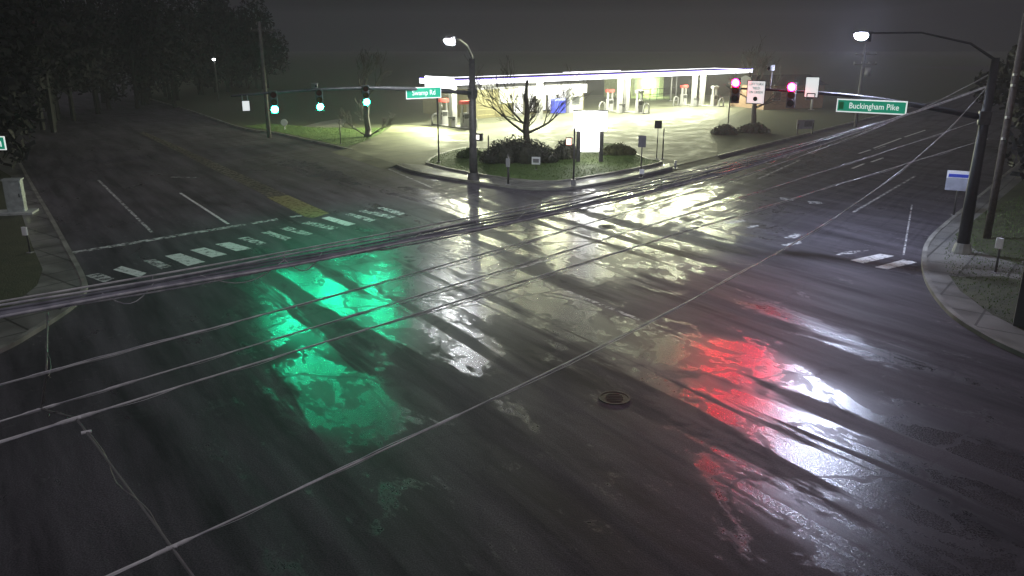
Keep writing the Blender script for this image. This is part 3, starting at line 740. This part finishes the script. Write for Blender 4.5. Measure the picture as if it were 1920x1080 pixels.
def island(px_far, px_col, px_near, n, words):
    tf, tn = CW - 1.3, 1.1
    def disp(px, t, red, label):
        s = s_at(px, t)
        o = thing('fuel_dispenser', ST_(s, t, ZS + .14), label, 'fuel pump', 'fuel pumps under the canopy', crz)
        MB().box((0, 0, .75), (.95, .6, 1.5), 0, .06).build('body', WHITE, o)
        MB().box((0, -.31, 1.15), (.6, .03, .45)).box((0, .31, 1.15), (.6, .03, .45)).build('screen', BLACK, o)
        MB().box((-.4, 0, 2.0), (.1, .3, 1.0)).box((.4, 0, 2.0), (.1, .3, 1.0)).build('upright', WHITE, o)
        MB().box((0, 0, 2.6), (1.25, .6, .34), 0, .05).build('valance', RED if red else WHITE, o)
        for sx in (-1, 1):
            pts = [(sx * .42, -.33, 2.2), (sx * .62, -.45, 1.9), (sx * .72, -.5, 1.1), (sx * .62, -.45, .5), (sx * .5, -.36, .75), (sx * .46, -.33, 1.1)]
            MB().tube(pts, .03, 6).build('hose', BLACK, o, True)
            MB().box((sx * .46, -.34, 1.2), (.1, .1, .26)).build('nozzle', BLACK, o)
    s0, s1 = s_at(px_far, tf), s_at(px_near, tn)
    sm = s_at(px_col, CW / 2)
    p0, p1 = ST_(s0, tf + 1.3), ST_(s1, tn - 1.4); m = (p0 + p1) / 2; dv = p1 - p0
    io = thing('pump_island', Vector((m.x, m.y, ZS)), 'raised concrete pump island ' + words, 'pump island', 'pump islands', yaw(-dv))
    MB().box((0, 0, .07), (1.5, dv.length, .14), 0, .3).build('slab', KERB, io)
    MB().box((0, 0, .142), (1.3, dv.length - .2, .01), 0, .3).build('painted_top', WHITE, io)
    disp(px_far, tf, True, 'red topped fuel pump at the far end of the island ' + words)
    disp(px_near, tn, n == 0, 'fuel pump at the near island end ' + words)
    for (px, t, wd) in ((px_far - 14, tf + .9, 'far'), (px_near + 14, tn - 1.0, 'near')):
        s = s_at(px, t); g = thing('pump_guard', ST_(s, t), 'white bent pipe guard at the %s end of the island %s' % (wd, words), 'guard rail', 'pipe guards at the pump islands', crz)
        MB().tube([(-.55, 0, 0)] + [(-.55 * math.cos(R(a)), 0, .75 + .5 * math.sin(R(a))) for a in range(0, 181, 20)] + [(.55, 0, 0)], .11, 8).build('pipe', WHITE, g, True)
        MB().tube([(-.55, 0, 0), (-.55, 0, .03)], .2, 10).tube([(.55, 0, 0), (.55, 0, .03)], .2, 10).build('foot_plate', GALV, g)
    bn = s_at(px_col - 2, CW / 2 - .9)
    b_ = thing('trash_bin', ST_(bn, CW / 2 - .9, ZS + .14), 'dark square trash bin beside the canopy column on the island ' + words, 'trash bin', 'bins on the pump islands', crz)
    MB().box((0, 0, .45), (.6, .6, .9), 0, .06).build('body', GREYP, b_); MB().box((0, 0, .98), (.66, .66, .14), 0, .1).build('lid', BLACK, b_)
    MB().box((0, -.31, .78), (.3, .03, .12)).build('opening', BLACK, b_)
island(832, 850, 872, 0, 'left of the signal pole')
island(1143, 1167, 1197, 1, 'behind the bright price sign')
island(1281, 1307, 1338, 2, 'nearest the red lights')

# shop
BT = CW + 2.5
sb0, sb1 = s_at(893, BT), s_at(1094, BT)
BW = sb1 - sb0; BD = 11
qq = ST_(s_at(1040, BT), BT); BH = 2.0
while proj((qq.x, qq.y, ZS + BH))[1] > 162: BH += .05
sh = thing('station_shop', ST_(sb0, BT), 'low white convenience store with lit windows behind the bare tree', 'shop', None, crz)
MB().box((BW / 2, BD / 2, BH / 2), (BW, BD, BH)).build('wall', STUCCO, sh)
MB().box((BW / 2, BD / 2, BH + .1), (BW - .6, BD - .6, .2)).build('roof', GREYP, sh)
MB().box((BW * .68, -.25, BH - .45), (BW * .64, .5, 1.15)).build('lit_fascia', emit('shop fascia', (.93, .93, 1.0), .7, (.5, .5, .52)), sh)
MB().box((BW * .27, -.12, BH - .9), (BW * .16, .2, 1.7)).build('lit_sign_panel', emit('shop side panel', (1, 1, .9), .6, (.5, .5, .4)), sh)
for k in range(6):
    x = BW * (.36 + .105 * k)
    wn = MB().box((x, -.03, 1.45), (BW * .096, .1, 2.3)).build('window', BLACK, sh)
    MB().box((x, -.09, 1.5), (BW * .08, .04, 2.05)).build('pane', WIN, wn)
dr = MB().box((BW * .36, -.13, 1.2), (1.3, .06, 2.4)).build('door', GREYP, sh); MB().box((BW * .36, -.18, 1.3), (1.0, .04, 1.9)).build('pane', WIN, dr); MB().box((BW * .36 + .4, -.22, 1.1), (.05, .05, .5)).build('handle', GALV, dr)
mb = MB()
for k in range(5): mb.box((BW * .08 + k * .0, -.02, .4 + .65 * k), (BW * .14, .05, .04))
mb.build('wall_band', mat('stucco band', (.42, .38, .2), .7), sh)
MB().box((BW * .2, 3, BH + .6), (2.2, 1.8, .9)).box((BW * .7, 5, BH + .55), (1.6, 1.6, .8)).build('roof_unit', GREYP, sh)
# ice chest and kiosk by the front
q = ST_(s_at(1046, BT - 1.2), BT - 1.2)
ic = thing('ice_chest', q, 'blue ice chest standing outside the shop windows', 'ice chest', None, crz)
MB().box((0, 0, .9), (2.0, .9, 1.6), 0, .06).build('body', mat('blue enamel', (.05, .07, .55), .35), ic); MB().box((0, 0, 1.8), (2.05, .95, .25), 0, .06).build('lid', mat('pale blue enamel', (.3, .34, .85), .35), ic)
MB().box((.4, -.47, .9), (.7, .04, 1.2)).build('door', mat('deep blue enamel', (.02, .03, .35), .3), ic)
q = ST_(s_at(1076, BT - 1.6), BT - 1.6)
kk = thing('vending_kiosk', q, 'white kiosk with an arched top and dark screen beside the blue ice chest', 'kiosk', None, crz)
mb = MB(); mb.box((-1.05, 0, 1.25), (.45, .8, 2.5)).box((1.05, 0, 1.25), (.45, .8, 2.5)).box((0, 0, 2.3), (1.65, .8, .4)).box((0, 0, .5), (1.65, .8, 1.0))
mb.build('body', WHITE, kk)
MB().box((0, .1, 1.55), (1.65, .5, 1.1)).build('screen', mat('dark glass', (.08, .085, .09), .15), kk)
arcp = [(-1.27, 2.5)] + [(-1.27 * math.cos(R(a)), 2.5 + .62 * math.sin(R(a))) for a in range(0, 181, 15)] + [(1.27, 2.5)]
vs = [(x, y, z) for y in (-.4, .4) for x, z in arcp]; n = len(arcp)
MB().add(vs, [tuple(range(n)), tuple(range(n, 2 * n))[::-1]] + [(i, n + i, n + (i + 1) % n, (i + 1) % n) for i in range(n)]).build('arched_top', WHITE, kk)
MB().box((0, -.42, 2.66), (.9, .04, .22)).build('name_plate', GREYP, kk)

# wash bay at the right rear, with a rail before it
WB = CW + 14
w0, w1 = s_at(1183, WB), s_at(1243, WB)
wb = thing('wash_bay', ST_(w0, WB), 'small pale green lit outbuilding behind the white columns', 'outbuilding', None, crz)
ww = w1 - w0
MB().box((ww / 2, 3, 1.7), (ww, 6, 3.4)).build('wall', mat('pale green block wall', (.36, .42, .22), .7), wb)
MB().box((ww / 2, 3, 3.5), (ww + .4, 6.4, .2)).build('roof', GREYP, wb)
MB().box((ww * .74, -.06, 1.6), (ww * .22, .08, 3.0)).build('door', mat('pale green door', (.55, .75, .45), .4), wb)
MB().box((ww * .12, -.06, 1.8), (ww * .1, .08, 2.4)).box((ww * .4, -.05, 1.9), (ww * .3, .06, .08)).build('wall_panel', mat('grey green panel', (.36, .38, .30), .6), wb)
MB().box((ww * .5, -.25, 3.2), (.6, .2, .15)).build('lamp_housing', GREYP, wb)
lamp('AREA', 'wall_light', wb, (ww * .5, -1.2, 3.1), 900, (.8, 1, .5), .6, (R(30), 0, 0))
rf = thing('railing', ST_(s_at(1206, WB - 5), WB - 5), 'dark two rail fence before the green lit outbuilding', 'railing', None, crz)
rl = s_at(1270, WB - 5) - s_at(1206, WB - 5)
mb = MB(); mb.box((rl / 2, 0, .9), (rl, .08, .1)).box((rl / 2, 0, 1.75), (rl, .08, .1)); mb.build('rail', BLACK, rf)
for k in range(6): MB().box((rl * k / 5, .07, .9), (.09, .07, 1.9)).build('post', BLACK, rf)
for px, lab in ((1257, 'thin white pole left of the red topped pump'), (1267, 'thin grey pole against the red topped pump')):
    q = ST_(s_at(px, CW + 6), CW + 6); o = thing('light_pole', q, lab, 'pole', 'thin poles behind the canopy')
    MB().tube([(0, 0, 0), (0, 0, 4.6)], .1, 8).build('shaft', WHITE if px == 1257 else GREYP, o, True); MB().box((0, 0, .05), (.4, .4, .1)).build('base_plate', GALV, o)

# price sign
pb = P(1105, 303, ZL)
ps = thing('price_sign', pb, 'overexposed white price sign on dark posts on the island lawn', 'sign', None, yaw((EYE - pb).normalized() + Vector((.1, 0, 0))))
k = (pb - EYE).length / FPX
zt = zat(1105, 303, 208, ZL) - ZL; zm = zat(1105, 303, 245, ZL) - ZL; zb = zat(1105, 303, 284, ZL) - ZL
MB().box((0, 0, (zt + zm) / 2), (60 * k, .45, zt - zm), 0, .08).build('upper_cabinet', PRICE, ps)
MB().box((0, 0, (zm + zb) / 2), (33 * k, .4, zm - zb)).build('lower_cabinet', PRICE, ps)
MB().box((0, 0, zt + .02), (60 * k + .1, .5, .06)).build('cap', GREYP, ps)
for sx in (-1, 1):
    MB().box((sx * 21 * k, 0, zm / 2), (7 * k, .3, zm)).build('post', DARKP, ps)
lamp('AREA', 'sign_light', ps, (0, -.5, (zt + zm) / 2), 120, (1, 1, .97), 1.2, (R(90), 0, 0))

# ------------------------------------------------------------------ posts, small signs
def post_sign(name, px, py, ptop, label, cat, panel=None, z0=ZS, r=.035, face=None, m=DARKP, d=None, extra=None):
    b = P(px, py, z0); d = d or Vector((-.2, -1, 0)); k = (b - EYE).length / FPX
    zt = zat(px, py, ptop, z0) - z0
    o = thing(name, b, label, cat, None, yaw(d))
    MB().tube([(0, 0, 0), (0, 0, zt)], r, 8).build('post', m, o, True)
    MB().box((0, 0, .02), (r * 5, r * 5, .04)).build('base_plate', GALV, o)
    if panel:
        w, h = panel[0] * k, panel[1] * k
        MB().box((0, -r - .02, zt - h / 2), (w, .03, h)).build('panel', face or GREYP, o)
    return o, k, zt
post_sign('sign_post', 823, 304, 170, 'slender dark pole left of the signal pole reaching behind the Swamp Rd sign', 'pole', None, ZL, .06)
post_sign('sign_post', 1201, 333, 254, 'post with a dark sign seen from behind nearest the road kerb', 'sign', (14, 21), ZS, .04)
post_sign('sign_post', 1231, 297, 226, 'thin post with a small square sign back on the forecourt edge', 'sign', (13, 14), ZS, .035, BLACK)
post_sign('marker_post', 1242, 298, 241, 'bare dark post just beside the small square sign', 'post', None, ZS, .05)
post_sign('marker_post', 1203, 333, 317, 'low white marker at the foot of the kerbside sign', 'marker', (9, 9), ZS, .03, PANEL)
post_sign('marker_post', 1266, 316, 301, 'short pale stub post at the driveway corner', 'marker', None, ZS, .08, None, WHITE)
post_sign('marker_post', 916, 306, 254, 'thin dark post in front of the large mound shrub', 'post', None, ZL, .05)
post_sign('marker_post', 978, 286, 258, 'thin post against the bare tree trunk', 'post', None, ZL, .05, None, GREYP)
post_sign('marker_post', 639, 270, 224, 'thin dark post on the left lawn by the pale driveway', 'post', None, ZS, .05)
post_sign('marker_post', 1364, 245, 170, 'thin dark pole below the red light at the arm tip', 'post', None, ZS, .06)
o, k, zt = post_sign('push_button_post', 953, 346, 290, 'grey push button post on the sidewalk before the mound shrub', 'push button post', None, ZS, .07)
MB().box((0, -.1, zt - .5), (.25, .12, .55)).build('button_box', GALV, o)
o, k, zt = post_sign('pedestrian_signal', 1075, 347, 240, 'slim post with a lit pink pedestrian signal before the price sign', 'pedestrian signal', None, ZS, .06)
hd = MB().box((-.33, -.05, zt - .85), (.42, .25, .5), 0, .04).build('signal_box', BLACK, o); MB().box((-.33, -.18, zt - .85), (.32, .02, .4)).build('hand_symbol', LO, hd)
MB().box((0, 0, .18), (.3, .3, .36), 0, .05).build('pedestal', GALV, o)
hp = P(900, 337, ZS); zz = zat(900, 337, 257, ZS)
ph = thing('pedestrian_signal', Vector((hp.x, hp.y, zz)), 'dark boxed pedestrian signal hung on the side of the tall corner pole', 'pedestrian signal', None, yaw(Vector((-.35, -1, 0))))
MB().box((0, 0, 0), (.45, .3, .5), 0, .04).build('signal_box', BLACK, ph); MB().box((-.06, -.16, 0), (.2, .02, .32)).build('hand_symbol', emit('dim hand symbol', (1, .95, .9), 1.2), ph)
MB().tube([(-.4, .1, 0), (0, .1, 0)], .03, 6).build('bracket', DARKP, ph)
ys, k, zt = post_sign('yard_sign', 1005, 318, 294, 'small white framed yard sign at the foot of the mound shrub', 'yard sign', (16, 14), ZL, .03, PANEL)
MB().box((0, -.075, zt - 7 * k), (11 * k, .02, 7 * k)).build('printed_field', GREYP, ys)
# sidewalk box on the right corner and blue headed sign
o, k, zt = post_sign('push_button_post', 1866, 512, 444, 'push button post with a pale box beside the right signal pole', 'push button post', None, ZS, .045, None, DARKP, Vector((-.9, -.6, 0)))
MB().box((0, -.1, zt - .25), (.26, .14, .42), 0, .03).build('button_box', PANEL, o)
o, k, zt = post_sign('notice_sign', 1788, 404, 320, 'white notice sign with a blue heading left of the right signal pole', 'sign', (38, 32), ZS, .05, mat('grey white board', (.34, .36, .42), .4), DARKP, Vector((-.5, -1, 0)))
MB().box((0, -.09, zt - 6 * k), (38 * k, .03, 12 * k)).build('heading', PANEL, o); MB().box((0, -.11, zt - 8 * k), (33 * k, .02, 5 * k)).build('heading_bar', BLUE, o)
cb = P(1930, 612, ZS)
o = thing('control_cabinet', cb, 'tall dark control cabinet cut by the right frame edge', 'cabinet', None, .5)
MB().box((0, 0, 1.05), (.8, .7, 2.1), 0, .05).build('body', mat('dark cabinet', (.05, .05, .055), .45), o); MB().box((0, 0, 2.13), (.9, .8, .08), 0, .05).build('roof', GREYP, o)
MB().box((-.05, -.36, 1.05), (.6, .03, 1.8)).build('door', mat('dark cabinet door', (.065, .065, .07), .4), o)
# west corner: signal controller on its pad, button post
wbp = P(34, 399, ZS)
o = thing('control_cabinet', wbp, 'pale grey signal control cabinet on a concrete pad at the left corner', 'cabinet', None, .25)
MB().box((0, 0, .95), (.85, .6, 1.7), 0, .05).build('body', mat('aluminium cabinet', (.40, .45, .43), .4, .4), o); MB().box((0, 0, 1.83), (.95, .7, .08), 0, .06).build('roof', mat('aluminium cabinet', (.4, .45, .43)), o)
MB().box((.1, -.31, .95), (.5, .03, 1.4)).build('door', mat('aluminium door', (.44, .49, .47), .4, .4), o); MB().box((.3, -.34, 1.0), (.04, .04, .2)).build('handle', BLACK, o)
MB().box((-.4, -.1, .05), (2.6, 1.3, .12), 0, .05).build('pad', mat('pale pad', (.42, .46, .43), .5), o)
o, k, zt = post_sign('push_button_post', 57, 474, 424, 'short push button post with a pale box on the left sidewalk', 'push button post', None, ZS, .045)
MB().box((0, -.1, zt - .2), (.24, .14, .36), 0, .03).build('button_box', PANEL, o)
q = P(534, 243, ZS); o = thing('marker_disc', q, 'small round pale marker on a stub on the left lawn', 'marker', None, 0)
MB().tube([(0, 0, 0), (0, 0, .5)], .05, 8).build('stub', GALV, o); MB().tube([(0, -.06, .75), (0, -.02, .75)], .36, 16).build('disc', PANEL, o)
# low sign frame and white marker far along the right street
q = P(1508, 252, ZS); o = thing('board_sign', q, 'low dark board sign on two legs beyond the red lights', 'sign', None, .3)
MB().box((0, 0, 1.0), (2.0, .1, .9)).build('board', GREYP, o); MB().box((.3, -.08, 1.05), (.9, .04, .55)).build('panel', DARKP, o)
for sx in (-.9, .9): MB().box((sx, .0, .55), (.1, .16, 1.1)).build('leg', BLACK, o)
post_sign('marker_post', 1521, 206, 186, 'pale stub marker far behind the right white sign', 'marker', None, ZS, .16, None, WHITE)

# ------------------------------------------------------------------ far poles and house
def timber_pole(px, py, ptop, label, arms=(), rad=.16):
    b = P(px, py, ZS); zt = zat(px, py, ptop, ZS) - ZS
    o = thing('utility_pole', b, label, 'utility pole', 'timber utility poles')
    MB().tube([(0, 0, 0), (0, 0, zt)], [rad, rad * .7], 10).build('pole', mat('grey timber', (.11, .105, .10), .7, 0, .3, 5), o, True)
    for z, w in arms:
        MB().box((.2, 0, zt - z), (w, .12, .14), .1).build('crossarm', mat('grey timber', (.11, .105, .10)), o)
        mb = MB()
        for sx in (-.45, -.15, .15, .45): mb.tube([(sx * w + .2, 0, zt - z + .07), (sx * w + .2, 0, zt - z + .25)], .05, 6)
        mb.build('insulators', WHITE, o)
    return o
o = timber_pole(1604, 238, 84, 'timber utility pole with crossarms above the Buckingham Pike sign', ((1.0, 2.4), (2.0, 2.6)), .2)
MB().tube([(.5, -.2, 5.4), (.5, -.2, 6.3)], .3, 10).build('transformer', GALV, o, True)
timber_pole(505, 258, 40, 'pale timber utility pole rising above the left green light', ((.8, 2.2),), .2)
pw = thing('pole_lamp', PY(411, 200, 130) * 1.0, 'tiny distant lamp among the dark trees on the left', 'lamp'); pw.location.z = ZS
zz = PY(411, 113, 130).z
MB().tube([(0, 0, 0), (0, 0, zz)], .12, 8).build('pole', DARKP, pw); MB().ell((0, -.2, zz), (.22, .22, .16), 10, 6).build('lens', emit('far lamp lens', (.9, .95, 1), 30), pw)
MB().tube([(0, 0, zz + .18), (0, -.3, zz + .22)], .12, 8).build('hood', GALV, pw)
hb = P(1440, 207, ZS)
ho = thing('house', hb, 'low tan house glimpsed behind the red traffic lights', 'house', None, .35)
MB().box((5, 5, 1.6), (10, 8, 3.2)).build('wall', mat('tan siding', (.30, .20, .13), .7, 0, .15), ho)
MB().add([(-.4, .5, 3.2), (10.4, .5, 3.2), (10.4, 9.5, 3.2), (-.4, 9.5, 3.2), (-.4, 5, 4.5), (10.4, 5, 4.5)], [(0, 1, 5, 4), (2, 3, 4, 5), (0, 4, 3), (1, 2, 5), (0, 3, 2, 1)]).build('roof', mat('shingle', (.02, .02, .022), .8), ho)
for x in (2, 7.5):
    wn = MB().box((x, .97, 1.8), (1.3, .1, 1.3)).build('window', WHITE, ho); MB().box((x, .9, 1.8), (1.1, .06, 1.1)).build('pane', mat('dark pane', (.03, .03, .035), .1), wn)
dr = MB().box((4.8, .97, 1.1), (1.0, .1, 2.1)).build('door', mat('door paint', (.2, .08, .06), .5), ho)
MB().box((5.15, .9, 1.1), (.06, .06, .12)).build('handle', GALV, dr)

# ------------------------------------------------------------------ trees and shrubs
def limb(mb, p, d, length, r, depth, rng, spread=.6, min_r=.012, up=.12):
    n = 5; pts = [p]; rads = [r]; q = Vector(p); dd = Vector(d)
    for i in range(n):
        dd = (dd + Vector((rng.gauss(0, .12), rng.gauss(0, .12), rng.gauss(0, .08) + up * .3))).normalized()
        q = q + dd * length / n; pts.append(Vector(q)); rads.append(max(min_r, r * (1 - .5 * (i + 1) / n)))
    mb.tube(pts, rads, 6 if depth > 1 else 4, False)
    if depth <= 0: return
    k = rng.choice((2, 3, 3)) + (1 if depth > 2 else 0)
    for j in range(k):
        t = rng.uniform(.4, 1) if j else 1.0
        i = min(n, max(1, int(t * n))); a = rng.uniform(0, 6.28); s = rng.uniform(.5, 1.1) * spread
        x = dd.orthogonal().normalized(); y = dd.cross(x)
        nd = (dd + (x * math.cos(a) + y * math.sin(a)) * s + Vector((0, 0, up))).normalized()
        limb(mb, pts[i], nd, length * rng.uniform(.55, .8), rads[i] * .66, depth - 1, rng, spread, min_r, up)

def bare_tree(base, h, r, limbs, label, seed, lean=(0, 0)):
    rng = random.Random(seed)
    o = thing('bare_tree', base, label, 'tree', 'bare trees')
    t = MB(); pts = [Vector((lean[0] * (i / 8) + .06 * math.sin(i * 1.7), lean[1] * i / 8 + .05 * math.cos(i * 1.3), h * i / 8)) for i in range(9)]
    t.tube([Vector((0, 0, -.05))] + pts, [r * 1.5] + [r * (1.12 - .75 * i / 8) for i in range(9)], 10).build('trunk', BARK, o, True)
    c = MB()
    for z, az, el, ln, rr in limbs:
        k = min(8, int(z / h * 8)); d = Vector((math.cos(az) * math.cos(el), math.sin(az) * math.cos(el), math.sin(el)))
        limb(c, pts[k], d, ln, rr, 4, rng, .6, .013)
    c.build('crown', BARK, o, True)
    return o
tb = P(987, 283, ZL)
th = zat(987, 283, 150, ZL) - ZL
bare_tree(tb, th, .30, [(1.8, R(178), R(30), 2.9, .13), (1.6, R(8), R(28), 2.6, .14), (2.2, R(190), R(32), 2.5, .11), (1.9, R(60), R(40), 1.7, .10), (2.2, R(-70), R(45), 1.6, .09), (2.9, R(30), R(45), 1.0, .07), (3.2, R(200), R(30), 1.1, .06), (3.4, R(-20), R(40), .8, .05), (2.6, R(-150), R(30), 1.9, .08)], 'bare forked tree standing on the island lawn before the shop', 21, (.0, 0))
bare_tree(P(690, 256, ZS), 5.5, .3, [(.5, R(190), R(8), 1.6, .09), (.5, R(-10), R(12), 1.7, .09), (1.2, R(150), R(50), 1.2, .08), (3.5, R(10), R(55), 2.2, .1), (4, R(170), R(50), 2.2, .1), (4.6, R(90), R(60), 2.0, .08)], 'bare tree with low spreading limbs on the left lawn', 22)
bare_tree(P(1411, 240, ZS), 5.5, .32, [(2.2, R(20), R(25), 2.6, .12), (2.8, R(160), R(35), 2.0, .1), (3.5, R(40), R(40), 2.4, .1), (4.2, R(200), R(50), 2.0, .08), (4.8, R(80), R(60), 1.8, .08)], 'bare tree behind the white left turn sign', 23)

LEAF = mat('shrub leaves', (.055, .058, .04), .55, 0, .4, 2, 0)
def shrub(pxs, z0, label, seed, leaf=LEAF):
    rng = random.Random(seed)
    x0, x1, pb, pt = pxs; b = P((x0 + x1) / 2, pb, z0); k = (b - EYE).length / FPX
    w = (x1 - x0) * k; h = (pb - pt) * k * 1.02
    o = thing('shrub', b, label, 'shrub', 'shrubs round the forecourt')
    mb = MB(); lobes = 9
    core = MB()
    for i in range(lobes):
        f = (i + .5) / lobes * 2 - 1
        hh = h * (1 - .55 * f * f) * rng.uniform(.85, 1.05); c = (f * w * .42, rng.uniform(-.25, .25) * w * .4, hh * .38)
        mb.leaves(c, (w * .17, w * .22, hh * .62), int(520 * w / 4), .09, rng, 0, .5)
        core.ell((c[0], c[1], hh * .3), (w * .13, w * .17, hh * .5), 8, 6)
    mb.build('foliage', leaf, o); core.build('inner_foliage', leaf, o)
    st = MB()
    for i in range(7): st.tube([(rng.uniform(-.1, .1) * w, 0, 0), (rng.uniform(-.35, .35) * w, rng.uniform(-.1, .1) * w, h * .6)], [.04, .015], 5)
    st.build('stems', BARK, o)
shrub((905, 1045, 303, 252), ZL, 'large dark mounded shrub beneath the bare tree', 31)
shrub((1036, 1084, 298, 262), ZL, 'small dark shrub just left of the price sign', 32)
shrub((858, 905, 296, 276), ZL, 'low bright green shrub at the foot of the corner pole', 33, mat('green shrub leaves', (.07, .12, .025), .55, 0, .4, 2, 0))
shrub((1130, 1190, 290, 268), ZL, 'low spreading shrub right of the price sign', 34, mat('olive shrub leaves', (.075, .085, .03), .55, 0, .4, 2, 0))
shrub((1336, 1382, 252, 233), ZS, 'dark shrub at the right edge of the forecourt', 35)
shrub((1384, 1440, 249, 231), ZS, 'dark shrub below the tree behind the left turn sign', 36)

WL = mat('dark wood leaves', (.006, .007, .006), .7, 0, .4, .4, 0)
def woods(name, line, n, hmin, hmax, label, seed):
    rng = random.Random(seed); mb = MB()
    for i in range(n):
        t = (i + rng.random()) / n; k = min(int(t * (len(line) - 1)), len(line) - 2); f = t * (len(line) - 1) - k
        x = line[k][0] * (1 - f) + line[k + 1][0] * f + rng.gauss(0, 2.5); y = line[k][1] * (1 - f) + line[k + 1][1] * f + rng.gauss(0, 3)
        h = rng.uniform(hmin, hmax); r = rng.uniform(2.2, 4.2)
        mb.tube([(x, y, 0), (x + rng.gauss(0, .4), y, h * .8)], [.3, .1], 5)
        for j in range(5):
            c = (x + rng.gauss(0, r * .45), y + rng.gauss(0, r * .45), h * rng.uniform(.25, .85))
            mb.leaves(c, (r * .75, r * .75, h * .2), 260, .38, rng, 0, .1)
    o = mb.build(name, WL); o['kind'] = 'stuff'; tag(o, label, 'woods')
def vp(px, dist): d = ray(px, 80); d.z = 0; d.normalize(); return (d.x * dist, d.y * dist)
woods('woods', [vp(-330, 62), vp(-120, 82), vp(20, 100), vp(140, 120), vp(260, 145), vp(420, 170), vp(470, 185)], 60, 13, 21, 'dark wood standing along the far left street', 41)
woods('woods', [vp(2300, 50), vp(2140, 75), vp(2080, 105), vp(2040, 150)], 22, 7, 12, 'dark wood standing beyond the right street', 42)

# ------------------------------------------------------------------ mist, sky, light, camera
hz = MB().box((0, 410, 19), (700, 960, 40)).build('haze', None if False else mat('haze', (1, 1, 1)))
hz['kind'] = 'stuff'; tag(hz, 'thin night mist hanging over the whole junction', 'haze')
hm = bpy.data.materials.new('mist'); hm.use_nodes = True; t = hm.node_tree
for n in list(t.nodes):
    if n.type == 'BSDF_PRINCIPLED': t.nodes.remove(n)
pv = t.nodes.new('ShaderNodeVolumePrincipled'); pv.inputs['Color'].default_value = (.86, .85, .96, 1); pv.inputs['Density'].default_value = .0008; pv.inputs['Anisotropy'].default_value = .35
t.links.new(pv.outputs[0], [n for n in t.nodes if n.type == 'OUTPUT_MATERIAL'][0].inputs['Volume'])
hz.data.materials.clear(); hz.data.materials.append(hm)

w = bpy.data.worlds.new('World'); scene.world = w; w.use_nodes = True
bg = w.node_tree.nodes['Background']
bg.inputs['Color'].default_value = (.95, .93, 1.0, 1); bg.inputs['Strength'].default_value = .007
sl = bpy.data.lights.new('sky_glow', 'SUN'); sl.energy = .62; sl.angle = R(120); sl.color = (.96, .90, 1)
so = bpy.data.objects.new('sky_glow', sl); COL.objects.link(so); so.location = (0, 0, 60); so.rotation_euler = (R(32), R(0), 0)

cam = bpy.data.cameras.new('camera'); co = bpy.data.objects.new('camera', cam); COL.objects.link(co)
co.location = EYE; co.rotation_euler = (R(90) - TILT, 0, 0)
cam.sensor_width = 36; cam.lens = 36 * FPX / 1920; cam.clip_end = 3000; cam.clip_start = .05
scene.camera = co

scene.view_settings.view_transform = 'Standard'; scene.view_settings.look = 'None'
scene.view_settings.exposure = 0; scene.view_settings.gamma = 1
cy = scene.cycles
cy.use_denoising = True
try: cy.denoiser = 'OPENIMAGEDENOISE'
except Exception: pass
cy.max_bounces = 5; cy.diffuse_bounces = 2; cy.glossy_bounces = 3; cy.volume_bounces = 1; cy.transparent_max_bounces = 6
cy.sample_clamp_indirect = 4.0; cy.caustics_reflective = False; cy.caustics_refractive = False
